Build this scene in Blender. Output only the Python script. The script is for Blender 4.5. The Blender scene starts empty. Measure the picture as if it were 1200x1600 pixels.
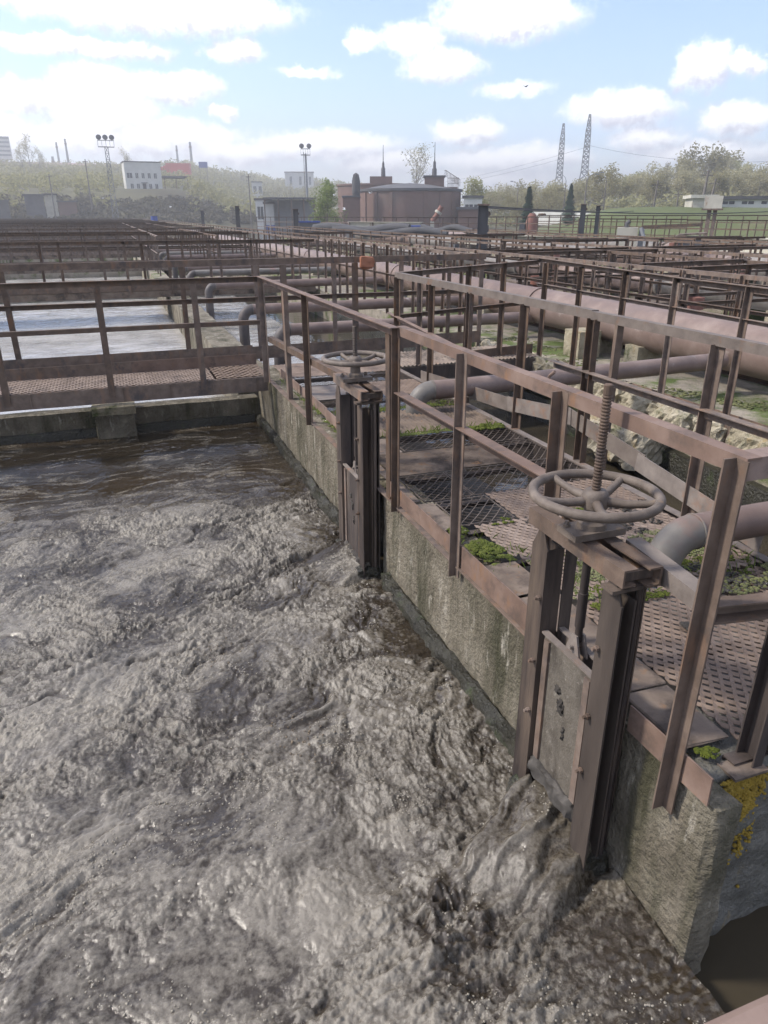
import bpy, math, random
import numpy as np
from mathutils import Vector, Matrix
R = math.radians
random.seed(7)
rng = np.random.default_rng(11)
scn = bpy.context.scene
C = scn.collection

# ------------------------------------------------------------------ camera
CAM_Z = 1.64
cam_data = bpy.data.cameras.new('camera')
cam = bpy.data.objects.new('camera', cam_data)
C.objects.link(cam)
scn.camera = cam
cam_data.sensor_fit = 'VERTICAL'
cam_data.sensor_height = 24.0
cam_data.lens = 1113.0 / 1600.0 * 24.0
cam_data.clip_start = 0.05
cam_data.clip_end = 6000.0
cam.location = (0, 0, CAM_Z)
cam.rotation_mode = 'XYZ'
cam.rotation_euler = (R(90 - 22.68), R(0.06), R(-20.18))

scn.render.engine = 'CYCLES'
scn.cycles.use_denoising = True
scn.cycles.max_bounces = 5
scn.cycles.diffuse_bounces = 3
scn.cycles.glossy_bounces = 3
scn.cycles.transparent_max_bounces = 6
scn.cycles.volume_bounces = 0
scn.cycles.caustics_reflective = False
scn.cycles.caustics_refractive = False
scn.cycles.sample_clamp_indirect = 6.0
scn.view_settings.view_transform = 'Standard'
scn.view_settings.look = 'None'
scn.view_settings.gamma = 1.0
scn.view_settings.use_curve_mapping = False
scn.view_settings.exposure = 1.34

# ------------------------------------------------------------------ sky
SUN_AZ, SUN_EL = -68.0, 43.0         # compass degrees from +Y, clockwise
SKY_K = 0.11
world = bpy.data.worlds.new('World')
scn.world = world
world.use_nodes = True


def build_sky():
    nt = world.node_tree
    nt.nodes.clear()
    N, L = nt.nodes, nt.links

    def put(sock, v):
        if hasattr(v, 'is_linked'):
            L.new(v, sock)
        else:
            sock.default_value = v

    def m(op, a, b=0.0, c=None, clamp=False):
        n = N.new('ShaderNodeMath'); n.operation = op; n.use_clamp = clamp
        put(n.inputs[0], a); put(n.inputs[1], b)
        if c is not None:
            put(n.inputs[2], c)
        return n.outputs[0]

    def vm(op, a, b, out=0):
        n = N.new('ShaderNodeVectorMath'); n.operation = op
        put(n.inputs[0], a); put(n.inputs[1], b)
        return n.outputs[out]

    def sstep(x, a, b):
        n = N.new('ShaderNodeMapRange'); n.interpolation_type = 'SMOOTHSTEP'
        put(n.inputs[0], x); put(n.inputs[1], a); put(n.inputs[2], b); n.inputs[3].default_value = 0; n.inputs[4].default_value = 1
        return n.outputs[0]

    def noise(vec, scale, detail=5, rough=0.55, lac=2.1):
        n = N.new('ShaderNodeTexNoise'); put(n.inputs['Vector'], vec)
        n.inputs['Scale'].default_value = scale; n.inputs['Detail'].default_value = detail
        n.inputs['Roughness'].default_value = rough; n.inputs['Lacunarity'].default_value = lac
        return n

    sky = N.new('ShaderNodeTexSky'); sky.sky_type = 'NISHITA'; sky.sun_disc = False
    sky.sun_elevation = R(SUN_EL); sky.sun_rotation = R(SUN_AZ)
    sky.air_density = 1.0; sky.dust_density = 0.5; sky.ozone_density = 1.3; sky.altitude = 100
    tc = N.new('ShaderNodeTexCoord')
    sp = N.new('ShaderNodeSeparateXYZ'); L.new(tc.outputs['Generated'], sp.inputs[0])
    az = m('MULTIPLY', m('ARCTAN2', sp.outputs[0], sp.outputs[1]), 57.2958)
    el = m('MULTIPLY', m('ARCSINE', sp.outputs[2]), 57.2958)
    cmb = N.new('ShaderNodeCombineXYZ'); L.new(az, cmb.inputs[0]); L.new(el, cmb.inputs[1])
    pos = cmb.outputs[0]
    # ragged, billowing outlines: the direction is pushed about by two noises
    w1 = noise(pos, 0.45, 5, 0.6)
    w2 = noise(pos, 1.9, 4, 0.6)
    off = vm('ADD', vm('MULTIPLY', vm('SUBTRACT', w1.outputs['Color'], (0.5, 0.5, 0.5)), (3.2, 1.5, 0)),
             vm('MULTIPLY', vm('SUBTRACT', w2.outputs['Color'], (0.5, 0.5, 0.5)), (0.9, 0.6, 0)))
    p2 = vm('ADD', pos, off)
    CLOUDS = [(5.4, 12.0, 9.7, 1.5, 1), (0.4, 9.9, 6.7, 0.7, 0.9), (1.1, 6.5, 4.2, 3.1, 1), (5.8, 7.9, 3.6, 1.2, 1), (-3.5, 7.0, 2.6, 1.3, 1), (2.5, 4.8, 9.0, 1.6, 1), (9.1, 6.5, 1.1, 0.6, 1), (10.2, 10.1, 2.2, 0.9, 0.9), (14.9, 8.9, 2.5, 0.4, 0.55), (18.5, 10.9, 1.3, 0.8, 0.7), (22.0, 10.9, 3.0, 1.1, 0.65), (28.4, 12.0, 5.6, 1.7, 1), (24.2, 9.3, 3.0, 1.2, 0.9), (29.1, 7.9, 2.8, 0.6, 0.5), (25.9, 5.4, 2.9, 1.1, 1), (36.5, 6.5, 4.2, 1.4, 1), (41.3, 8.7, 2.2, 1.7, 1), (43.9, 8.7, 1.2, 0.9, 0.9), (43.7, 5.7, 2.6, 1.3, 1), (38.3, 4.8, 2.8, 1.0, 0.9), (15.6, 4.5, 6.8, 1.2, 1), (20.2, 3.4, 4.8, 1.0, 0.9), (29.4, 3.6, 6.2, 1.1, 0.9), (42.1, 3.7, 5.0, 1.1, 0.9), (8.8, 4.0, 5.1, 1.1, 1), (28.1, 2.3, 6.3, 0.9, 0.8), (-6.5, 4.7, 3.8, 2.2, 1)]
    acc = None; accs = None
    for (a, e, w, h, s) in CLOUDS:
        d = vm('MULTIPLY', vm('SUBTRACT', p2, (a, e, 0)), (1 / w, 1 / h, 0))
        f = m('MULTIPLY', m('SUBTRACT', 1.0, vm('DOT_PRODUCT', d, d, 1)), s)
        acc = f if acc is None else m('MAXIMUM', acc, f)
        if s > 0.7:
            g = m('ADD', f, vm('DOT_PRODUCT', d, (0.25, -1.1, 0), 1))
            accs = g if accs is None else m('MAXIMUM', accs, g)
    # the same fair-weather clouds go on all round, outside the part of the sky in view
    fl = noise(vm('MULTIPLY', pos, (1.0, 1.9, 0)), 0.10, 7, 0.56)
    gen = m('MULTIPLY', m('SUBTRACT', fl.outputs['Fac'], 0.485), 7.0)
    inside = m('MULTIPLY', sstep(m('ABSOLUTE', m('SUBTRACT', az, 20.0)), 36.0, 27.0), sstep(el, 22.0, 14.0))
    gen = m('SUBTRACT', gen, m('MULTIPLY', inside, 6.0))
    both = m('MAXIMUM', acc, gen)
    fine = noise(pos, 1.3, 6, 0.62)
    dens = m('ADD', both, m('MULTIPLY', m('SUBTRACT', fine.outputs['Fac'], 0.5), 1.15))
    mask = sstep(dens, -0.16, 0.82)
    hz = sstep(el, 5.0, -1.0)                       # distance whitening of the air just over the horizon
    shade = m('MULTIPLY', sstep(m('SUBTRACT', accs, acc), -0.10, 0.75), sstep(fine.outputs['Fac'], 0.25, 0.60))
    shade = m('MULTIPLY', shade, 0.85)
    ccol = N.new('ShaderNodeMix'); ccol.data_type = 'RGBA'
    L.new(shade, ccol.inputs[0]); ccol.inputs[6].default_value = (0.86, 0.85, 0.86, 1); ccol.inputs[7].default_value = (0.26, 0.265, 0.335, 1)
    skc = N.new('ShaderNodeMix'); skc.data_type = 'RGBA'; skc.blend_type = 'MULTIPLY'; skc.inputs[0].default_value = 1.0
    L.new(sky.outputs[0], skc.inputs[6]); skc.inputs[7].default_value = (SKY_K * 0.82, SKY_K * 0.84, SKY_K * 1.0, 1)
    hzm = N.new('ShaderNodeMix'); hzm.data_type = 'RGBA'
    L.new(m('MULTIPLY', hz, 0.45), hzm.inputs[0]); L.new(skc.outputs[2], hzm.inputs[6]); hzm.inputs[7].default_value = (0.56, 0.63, 0.70, 1)
    mix = N.new('ShaderNodeMix'); mix.data_type = 'RGBA'
    L.new(m('MULTIPLY', mask, 0.97), mix.inputs[0]); L.new(hzm.outputs[2], mix.inputs[6]); L.new(ccol.outputs[2], mix.inputs[7])
    bg = N.new('ShaderNodeBackground'); L.new(mix.outputs[2], bg.inputs[0]); bg.inputs[1].default_value = 1.0
    out = N.new('ShaderNodeOutputWorld'); L.new(bg.outputs[0], out.inputs[0])


build_sky()
world.cycles.sampling_method = 'MANUAL'
world.cycles.sample_map_resolution = 256

sun_data = bpy.data.lights.new('sun', 'SUN')
sun_data.energy = 2.1
sun_data.angle = R(7)
sun_data.color = (1.0, 0.93, 0.83)
sun = bpy.data.objects.new('sun', sun_data)
C.objects.link(sun)
sd = Vector((math.sin(R(SUN_AZ)) * math.cos(R(SUN_EL)), math.cos(R(SUN_AZ)) * math.cos(R(SUN_EL)), math.sin(R(SUN_EL))))
sun.rotation_euler = sd.to_track_quat('Z', 'Y').to_euler()
sun.location = (0, 0, 60)

# ------------------------------------------------------------------ noise (numpy gradient noise)
_perm = np.random.default_rng(5).permutation(512)
_perm = np.concatenate([_perm, _perm, _perm])
_ga = np.random.default_rng(6).uniform(0, 2 * np.pi, 512)
_gx, _gy = np.cos(_ga), np.sin(_ga)


def gnoise(x, y):
    xi = np.floor(x).astype(int); yi = np.floor(y).astype(int)
    xf = x - xi; yf = y - yi
    u = xf * xf * xf * (xf * (xf * 6 - 15) + 10); v = yf * yf * yf * (yf * (yf * 6 - 15) + 10)

    def g(ix, iy, dx, dy):
        h = _perm[_perm[ix & 511] + (iy & 511)] & 511
        return _gx[h] * dx + _gy[h] * dy
    a = g(xi, yi, xf, yf); b = g(xi + 1, yi, xf - 1, yf); c = g(xi, yi + 1, xf, yf - 1); d = g(xi + 1, yi + 1, xf - 1, yf - 1)
    return (a + u * (b - a) + v * ((c + u * (d - c)) - (a + u * (b - a)))) * 1.5


def fbm(x, y, o=4, lac=2.03, gain=0.5):
    s = 0; a = 1.0; t = 0
    for i in range(o):
        s = s + a * gnoise(x + 17.3 * i, y - 9.1 * i); t += a
        x = x * lac; y = y * lac; a *= gain
    return s / t


def ridged(x, y, o=4, gain=0.55):
    s = 0; a = 1.0; t = 0
    for i in range(o):
        s = s + a * (1 - np.abs(gnoise(x + 31.7 * i, y + 13.9 * i)) * 2); t += a
        x = x * 2.07; y = y * 2.07; a *= gain
    return s / t


def sm(a, b, x):
    t = np.clip((x - a) / (b - a), 0, 1)
    return t * t * (3 - 2 * t)


# ------------------------------------------------------------------ mesh helpers
def link(o, parent=None):
    C.objects.link(o)
    if parent is not None:
        o.parent = parent
    return o


def world_loc(o):
    v = Vector(o.location)
    while o.parent is not None:
        o = o.parent
        v += Vector(o.location)
    return v


def tag(o, label=None, cat=None, group=None, kind=None):
    if label: o['label'] = label
    if cat: o['category'] = cat
    if group: o['group'] = group
    if kind: o['kind'] = kind
    return o


def thing(name, label, cat, loc=(0, 0, 0), group=None):
    o = bpy.data.objects.new(name, None)
    o.empty_display_size = 0.2
    o.location = loc
    C.objects.link(o)
    return tag(o, label, cat, group)


class MB:
    """collects shapes in world coordinates, build() links them as one mesh object"""
    def __init__(s):
        s.v = []; s.f = []; s.n = 0

    def add(s, verts, faces):
        s.v.append(np.asarray(verts, float)); s.f += [tuple(i + s.n for i in f) for f in faces]; s.n += len(verts)

    def box(s, x0, x1, y0, y1, z0, z1):
        s.add([(x0, y0, z0), (x1, y0, z0), (x1, y1, z0), (x0, y1, z0), (x0, y0, z1), (x1, y0, z1), (x1, y1, z1), (x0, y1, z1)],
              [(0, 3, 2, 1), (4, 5, 6, 7), (0, 1, 5, 4), (1, 2, 6, 5), (2, 3, 7, 6), (3, 0, 4, 7)])

    def prism(s, prof, p, q, up=(0, 0, 1), close=True):
        p = np.array(p, float); q = np.array(q, float); d = q - p; d /= np.linalg.norm(d)
        up = np.array(up, float); side = np.cross(d, up); side /= np.linalg.norm(side); u2 = np.cross(side, d)
        n = len(prof); vs = []
        for e in (p, q):
            for a, b in prof:
                vs.append(e + side * a + u2 * b)
        fs = [(i, (i + 1) % n, n + (i + 1) % n, n + i) for i in range(n)]
        fs += [tuple(range(n - 1, -1, -1)), tuple(range(n, 2 * n))]
        s.add(vs, fs)

    def bar(s, p, q, w, h, up=(0, 0, 1)):
        s.prism([(-w / 2, -h / 2), (w / 2, -h / 2), (w / 2, h / 2), (-w / 2, h / 2)], p, q, up)

    def angle(s, p, q, a=0.06, t=0.006, up=(0, 0, 1), fx=1, fz=-1, b=None):
        """L section: heel on the line p-q, one leg along side*fx, the other along up*fz"""
        b = b or a
        pr = [(0, 0), (fx * a, 0), (fx * a, fz * t), (fx * t, fz * t), (fx * t, fz * b), (0, fz * b)]
        s.prism(pr, p, q, up)

    def channel(s, p, q, web=0.1, fl=0.045, t=0.006, up=(0, 0, 1), open_=1):
        """C section: the web stands along up, the flanges point along side*open_"""
        o = open_
        pr = [(0, -web / 2), (o * fl, -web / 2), (o * fl, -web / 2 + t), (o * t, -web / 2 + t), (o * t, web / 2 - t), (o * fl, web / 2 - t), (o * fl, web / 2), (0, web / 2)]
        s.prism(pr, p, q, up)

    def tube(s, pts, r, n=12, cap=True):
        pts = [np.array(p, float) for p in pts]
        rr = r if hasattr(r, '__len__') else [r] * len(pts)
        ds = []
        for i in range(len(pts)):
            a = pts[max(i - 1, 0)]; b = pts[min(i + 1, len(pts) - 1)]
            d = b - a; ds.append(d / (np.linalg.norm(d) + 1e-12))
        ref = np.array([0, 0, 1.0]) if abs(ds[0][2]) < 0.9 else np.array([1.0, 0, 0])
        u = np.cross(ds[0], ref); u /= np.linalg.norm(u)
        vs = []
        for i, p in enumerate(pts):
            u = u - ds[i] * (u @ ds[i]); u /= np.linalg.norm(u); w = np.cross(ds[i], u)
            for k in range(n):
                a = 2 * math.pi * k / n
                vs.append(p + rr[i] * (math.cos(a) * u + math.sin(a) * w))
        fs = []
        for i in range(len(pts) - 1):
            for k in range(n):
                fs.append((i * n + k, i * n + (k + 1) % n, (i + 1) * n + (k + 1) % n, (i + 1) * n + k))
        if cap:
            fs.append(tuple(range(n - 1, -1, -1))); fs.append(tuple((len(pts) - 1) * n + k for k in range(n)))
        s.add(vs, fs)

    def lathe(s, prof, c, n=16, axis=(0, 0, 1)):
        ax = Vector(axis).normalized(); q = Vector((0, 0, 1)).rotation_difference(ax); vs = []
        for r_, z_ in prof:
            for k in range(n):
                a = 2 * math.pi * k / n
                v = q @ Vector((r_ * math.cos(a), r_ * math.sin(a), z_)); vs.append((c[0] + v.x, c[1] + v.y, c[2] + v.z))
        fs = [(i * n + k, i * n + (k + 1) % n, (i + 1) * n + (k + 1) % n, (i + 1) * n + k) for i in range(len(prof) - 1) for k in range(n)]
        fs += [tuple(range(n - 1, -1, -1)), tuple((len(prof) - 1) * n + k for k in range(n))]
        s.add(vs, fs)

    def torus(s, c, Rr, r, n=40, k=12):
        vs = []; fs = []
        for i in range(n):
            a = 2 * math.pi * i / n
            for j in range(k):
                b = 2 * math.pi * j / k
                vs.append((c[0] + (Rr + r * math.cos(b)) * math.cos(a), c[1] + (Rr + r * math.cos(b)) * math.sin(a), c[2] + r * math.sin(b)))
        for i in range(n):
            for j in range(k):
                fs.append((i * k + j, ((i + 1) % n) * k + j, ((i + 1) % n) * k + (j + 1) % k, i * k + (j + 1) % k))
        s.add(vs, fs)

    def mesh(s, name, origin=(0, 0, 0), smooth=False):
        me = bpy.data.meshes.new(name)
        v = np.concatenate(s.v) - np.array(origin, float)
        me.from_pydata(v.tolist(), [], s.f)
        me.update()
        if smooth:
            me.polygons.foreach_set('use_smooth', [True] * len(me.polygons))
            me.set_sharp_from_angle(angle=R(38))
        return me

    def build(s, name, mat, parent=None, smooth=False, origin=None):
        o_ = Vector((0, 0, 0))
        if parent is not None:
            o_ = world_loc(parent)
        if origin is not None:
            loc = Vector(origin)
        elif parent is not None:
            loc = o_
        else:
            loc = Vector((0, 0, 0))
        me = s.mesh(name, loc, smooth)
        me.materials.append(mat)
        o = bpy.data.objects.new(name, me)
        o.location = loc - o_
        return link(o, parent)


def grid_mesh(name, X, Y, Z, mat, smooth=True, attrs=None):
    """heightfield from 2-D arrays (rows along Y)"""
    ny, nx = X.shape
    me = bpy.data.meshes.new(name)
    nv = nx * ny
    co = np.empty((nv, 3), np.float32); co[:, 0] = X.ravel(); co[:, 1] = Y.ravel(); co[:, 2] = Z.ravel()
    i = np.arange(nx - 1)[None, :] + nx * np.arange(ny - 1)[:, None]
    q = np.stack([i, i + 1, i + 1 + nx, i + nx], -1).reshape(-1, 4).astype(np.int32)
    me.vertices.add(nv); me.vertices.foreach_set('co', co.ravel())
    me.loops.add(q.size); me.loops.foreach_set('vertex_index', q.ravel())
    me.polygons.add(len(q)); me.polygons.foreach_set('loop_start', np.arange(0, q.size, 4, dtype=np.int32))
    me.polygons.foreach_set('use_smooth', np.ones(len(q), bool) if smooth else np.zeros(len(q), bool))
    for k, a in (attrs or {}).items():
        at = me.attributes.new(k, 'FLOAT', 'POINT'); at.data.foreach_set('value', a.ravel().astype(np.float32))
    me.update(calc_edges=True)
    me.materials.append(mat)
    o = bpy.data.objects.new(name, me)
    return link(o)


def soup(name, verts, faces, mat, parent=None, smooth=False):
    """numpy verts (n,3) and equal-length faces (m,k)"""
    me = bpy.data.meshes.new(name)
    verts = np.asarray(verts, np.float32); faces = np.asarray(faces, np.int32); k = faces.shape[1]
    me.vertices.add(len(verts)); me.vertices.foreach_set('co', verts.ravel())
    me.loops.add(faces.size); me.loops.foreach_set('vertex_index', faces.ravel())
    me.polygons.add(len(faces)); me.polygons.foreach_set('loop_start', np.arange(0, faces.size, k, dtype=np.int32))
    me.polygons.foreach_set('use_smooth', np.full(len(faces), smooth))
    me.update(calc_edges=True)
    me.materials.append(mat)
    o = bpy.data.objects.new(name, me)
    return link(o, parent)


def copy_tree(o, parent=None):
    c = o.copy(); C.objects.link(c)
    if parent is not None: c.parent = parent
    for ch in list(o.children): copy_tree(ch, c)
    return c


# ------------------------------------------------------------------ materials
def material(name, cols, scale=6.0, rough=0.8, bump=0.3, bscale=40.0, stretch=(1, 1, 1), spec=0.3, rand=0.12,
             layer=None, layer2=None, metallic=0.0, rough2=None, detail=6, bdist=0.01):
    """cols: colour stops along a noise; layer: (colour, scale, lo, hi, stretch) of stains with shapes of their own"""
    mt = bpy.data.materials.new(name); mt.use_nodes = True
    nt = mt.node_tree; N, L = nt.nodes, nt.links
    b = N['Principled BSDF']
    geo = N.new('ShaderNodeNewGeometry')
    mp = N.new('ShaderNodeMapping'); L.new(geo.outputs['Position'], mp.inputs[0]); mp.inputs['Scale'].default_value = stretch
    n1 = N.new('ShaderNodeTexNoise'); L.new(mp.outputs[0], n1.inputs['Vector']); n1.inputs['Scale'].default_value = scale
    n1.inputs['Detail'].default_value = detail; n1.inputs['Roughness'].default_value = 0.62
    cr = N.new('ShaderNodeValToRGB'); L.new(n1.outputs['Fac'], cr.inputs[0])
    e = cr.color_ramp.elements
    k = len(cols)
    pos = [0.5 + 0.3 * (2 * i / (k - 1) - 1) for i in range(k)] if k > 1 else [0.5]
    e[0].position = pos[0]; e[0].color = (*cols[0], 1)
    if k > 1:
        e[1].position = pos[-1]; e[1].color = (*cols[-1], 1)
        for i in range(1, k - 1):
            q = e.new(pos[i]); q.color = (*cols[i], 1)
    col = cr.outputs[0]
    for ly in (layer, layer2):
        if not ly: continue
        lc, ls, lo, hi, lst = ly
        mp2 = N.new('ShaderNodeMapping'); L.new(geo.outputs['Position'], mp2.inputs[0]); mp2.inputs['Scale'].default_value = lst
        mp2.inputs['Location'].default_value = (3.1 * ls, 1.7, 0.4)
        n2 = N.new('ShaderNodeTexNoise'); L.new(mp2.outputs[0], n2.inputs['Vector']); n2.inputs['Scale'].default_value = ls
        n2.inputs['Detail'].default_value = 7; n2.inputs['Roughness'].default_value = 0.65
        mr = N.new('ShaderNodeMapRange'); L.new(n2.outputs['Fac'], mr.inputs[0]); mr.inputs[1].default_value = lo; mr.inputs[2].default_value = hi
        mx = N.new('ShaderNodeMix'); mx.data_type = 'RGBA'; L.new(mr.outputs[0], mx.inputs[0]); L.new(col, mx.inputs[6]); mx.inputs[7].default_value = (*lc, 1)
        col = mx.outputs[2]
    if rand:
        oi = N.new('ShaderNodeObjectInfo')
        hs = N.new('ShaderNodeHueSaturation')
        r1 = N.new('ShaderNodeMapRange'); L.new(oi.outputs['Random'], r1.inputs[0]); r1.inputs[3].default_value = 1 - rand * 1.6; r1.inputs[4].default_value = 1 + rand * 1.6
        L.new(r1.outputs[0], hs.inputs['Value']); L.new(col, hs.inputs['Color'])
        r2 = N.new('ShaderNodeMapRange'); L.new(oi.outputs['Random'], r2.inputs[0]); r2.inputs[3].default_value = 1 + rand; r2.inputs[4].default_value = 1 - rand
        L.new(r2.outputs[0], hs.inputs['Saturation'])
        col = hs.outputs[0]
    L.new(col, b.inputs['Base Color'])
    b.inputs['Metallic'].default_value = metallic
    b.inputs['Specular IOR Level'].default_value = spec
    if rough2 is None: rough2 = min(1, rough + 0.15)
    mr = N.new('ShaderNodeMapRange'); L.new(n1.outputs['Fac'], mr.inputs[0]); mr.inputs[1].default_value = 0.3; mr.inputs[2].default_value = 0.7
    mr.inputs[3].default_value = rough; mr.inputs[4].default_value = rough2
    L.new(mr.outputs[0], b.inputs['Roughness'])
    if bump:
        n3 = N.new('ShaderNodeTexNoise'); L.new(mp.outputs[0], n3.inputs['Vector']); n3.inputs['Scale'].default_value = bscale
        n3.inputs['Detail'].default_value = 5; n3.inputs['Roughness'].default_value = 0.6
        bp = N.new('ShaderNodeBump'); bp.inputs['Strength'].default_value = bump; bp.inputs['Distance'].default_value = bdist
        L.new(n3.outputs['Fac'], bp.inputs['Height']); L.new(bp.outputs[0], b.inputs['Normal'])
    return mt


def leafy(name, cols, scale=0.4, trans=0.25, rand=0.2):
    mt = material(name, cols, scale, 0.75, 0, 10, spec=0.15, rand=rand)
    nt = mt.node_tree; N, L = nt.nodes, nt.links
    b = N['Principled BSDF']; out = N['Material Output']
    tr = N.new('ShaderNodeBsdfTranslucent'); L.new(b.inputs['Base Color'].links[0].from_socket, tr.inputs[0])
    mx = N.new('ShaderNodeMixShader'); mx.inputs[0].default_value = trans
    L.new(b.outputs[0], mx.inputs[1]); L.new(tr.outputs[0], mx.inputs[2]); L.new(mx.outputs[0], out.inputs[0])
    return mt


M = {}
M['rust'] = material('rusty_steel', [(0.060, 0.043, 0.033), (0.120, 0.086, 0.066), (0.19, 0.142, 0.112)], 9, 0.72, 0.35, 120, layer=((0.06, 0.05, 0.048), 5, 0.54, 0.68, (1, 1, 1)), layer2=((0.18, 0.10, 0.058), 11, 0.54, 0.72, (1, 1, 0.35)), rand=0.18, bdist=0.004)
M['rust_pink'] = material('faded_red_paint_on_steel', [(0.085, 0.058, 0.045), (0.175, 0.120, 0.095), (0.27, 0.20, 0.165)], 5, 0.62, 0.25, 90, layer=((0.10, 0.075, 0.062), 6, 0.52, 0.66, (1, 1, 1)), layer2=((0.22, 0.13, 0.08), 13, 0.57, 0.72, (1, 1, 0.5)), rand=0.12, bdist=0.003)
M['rust_dark'] = material('dark_wet_steel', [(0.020, 0.017, 0.017), (0.045, 0.036, 0.033), (0.085, 0.064, 0.054)], 8, 0.5, 0.4, 90, stretch=(1, 1, 0.25), layer=((0.15, 0.115, 0.09), 5, 0.50, 0.70, (1, 1, 0.12)), rand=0.1, bdist=0.004)
M['steel_grey'] = material('grey_weathered_steel', [(0.095, 0.078, 0.068), (0.165, 0.138, 0.120), (0.235, 0.20, 0.172)], 10, 0.6, 0.3, 100, layer=((0.20, 0.115, 0.075), 7, 0.56, 0.72, (1, 1, 1)), rand=0.12, bdist=0.004)
M['wheel'] = material('worn_cast_iron', [(0.065, 0.050, 0.040), (0.125, 0.100, 0.082), (0.20, 0.165, 0.137)], 16, 0.55, 0.4, 160, layer=((0.40, 0.24, 0.11), 12, 0.63, 0.78, (1, 1, 1)), rand=0.06, bdist=0.003)
M['plate'] = material('rusty_deck_plate', [(0.075, 0.056, 0.043), (0.15, 0.116, 0.092), (0.235, 0.19, 0.152)], 6, 0.7, 0.45, 60, layer=((0.055, 0.042, 0.034), 4, 0.50, 0.62, (1, 1, 1)), layer2=((0.20, 0.12, 0.07), 16, 0.58, 0.70, (1, 1, 1)), rand=0.14, bdist=0.004)
M['mesh_dark'] = material('dark_expanded_metal', [(0.045, 0.035, 0.029), (0.085, 0.067, 0.056), (0.14, 0.112, 0.095)], 9, 0.65, 0.3, 100, rand=0.12, bdist=0.003)
M['mesh_brown'] = material('rusty_expanded_metal', [(0.10, 0.071, 0.053), (0.185, 0.137, 0.107), (0.265, 0.205, 0.165)], 8, 0.75, 0.3, 100, layer=((0.10, 0.075, 0.065), 4, 0.52, 0.72, (1, 1, 1)), rand=0.10, bdist=0.003)
M['concrete'] = material('weathered_concrete', [(0.075, 0.064, 0.046), (0.14, 0.12, 0.088), (0.205, 0.18, 0.136), (0.28, 0.25, 0.198)], 5, 0.9, 1.0, 38, layer=((0.055, 0.052, 0.030), 3.4, 0.47, 0.64, (1, 1, 0.14)), layer2=((0.36, 0.33, 0.27), 14, 0.58, 0.70, (1, 1, 0.3)), rand=0.05, bdist=0.035)
M['concrete_grey'] = material('grey_wet_concrete', [(0.06, 0.058, 0.05), (0.12, 0.115, 0.10), (0.20, 0.193, 0.172)], 7, 0.5, 1.0, 42, layer=((0.30, 0.19, 0.03), 2.6, 0.57, 0.68, (1.6, 1, 0.5)), layer2=((0.05, 0.06, 0.03), 4, 0.58, 0.72, (1, 1, 0.4)), rand=0.05, bdist=0.02)
M['concrete_pale'] = material('broken_pale_concrete', [(0.20, 0.18, 0.13), (0.34, 0.30, 0.22), (0.46, 0.42, 0.33)], 6, 0.9, 0.9, 30, layer=((0.33, 0.22, 0.07), 3, 0.60, 0.72, (1, 1, 0.5)), layer2=((0.07, 0.085, 0.03), 3.3, 0.56, 0.68, (1, 1, 1)), rand=0.10, bdist=0.03)
M['concrete_moss'] = material('mossy_concrete', [(0.15, 0.13, 0.10), (0.25, 0.22, 0.175), (0.34, 0.30, 0.245)], 4, 0.9, 0.8, 30, layer=((0.085, 0.115, 0.03), 1.5, 0.49, 0.60, (1, 1, 1)), layer2=((0.09, 0.07, 0.05), 3, 0.58, 0.72, (1, 1, 1)), rand=0.05, bdist=0.03)
M['slime'] = material('black_slime', [(0.012, 0.012, 0.009), (0.028, 0.026, 0.018), (0.05, 0.048, 0.03)], 9, 0.25, 0.9, 40, spec=0.5, layer=((0.045, 0.06, 0.02), 6, 0.58, 0.7, (1, 1, 1)), rand=0.05, bdist=0.03)
M['pipe_red'] = material('faded_red_pipe_paint', [(0.105, 0.073, 0.060), (0.165, 0.116, 0.097), (0.235, 0.18, 0.155)], 4, 0.48, 0.15, 60, layer=((0.15, 0.11, 0.095), 2.2, 0.55, 0.72, (1, 0.5, 1)), layer2=((0.38, 0.34, 0.31), 5, 0.62, 0.78, (1, 0.4, 1)), spec=0.45, rand=0.1, bdist=0.004)
M['pipe_grey'] = material('dull_grey_pipe', [(0.10, 0.089, 0.077), (0.165, 0.149, 0.13), (0.23, 0.211, 0.188)], 5, 0.45, 0.15, 60, layer=((0.20, 0.12, 0.10), 3, 0.56, 0.72, (1, 1, 1)), spec=0.45, rand=0.1, bdist=0.004)
M['moss'] = material('green_moss', [(0.03, 0.038, 0.008), (0.072, 0.088, 0.016), (0.14, 0.155, 0.036)], 14, 0.95, 0, 40, rand=0.1)
M['moss_dry'] = material('dry_moss_and_litter', [(0.05, 0.05, 0.03), (0.11, 0.115, 0.05), (0.19, 0.20, 0.085)], 18, 0.95, 0, 40, rand=0.1)
M['litter'] = material('dark_litter', [(0.02, 0.018, 0.016), (0.05, 0.045, 0.04), (0.10, 0.09, 0.08)], 20, 0.9, 0, 40, rand=0.1)
M['brick'] = material('dull_red_brick', [(0.115, 0.075, 0.063), (0.155, 0.10, 0.084), (0.19, 0.128, 0.108)], 0.6, 0.9, 0.2, 6, layer=((0.13, 0.10, 0.085), 0.25, 0.52, 0.7, (1, 1, 1)), rand=0.03)
M['whitewash'] = material('pale_render', [(0.42, 0.42, 0.39), (0.52, 0.52, 0.485), (0.60, 0.60, 0.565)], 0.7, 0.9, 0.1, 5, rand=0.06)
M['beige_paint'] = material('beige_girder_paint', [(0.30, 0.285, 0.235), (0.42, 0.40, 0.335), (0.50, 0.48, 0.41)], 1.3, 0.7, 0.1, 10, layer=((0.22, 0.13, 0.08), 2.5, 0.6, 0.72, (1, 1, 0.4)), rand=0.08)
M['roof_dark'] = material('dark_roofing', [(0.05, 0.05, 0.055), (0.085, 0.085, 0.09), (0.12, 0.115, 0.115)], 1, 0.85, 0.1, 5, rand=0.1)
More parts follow.
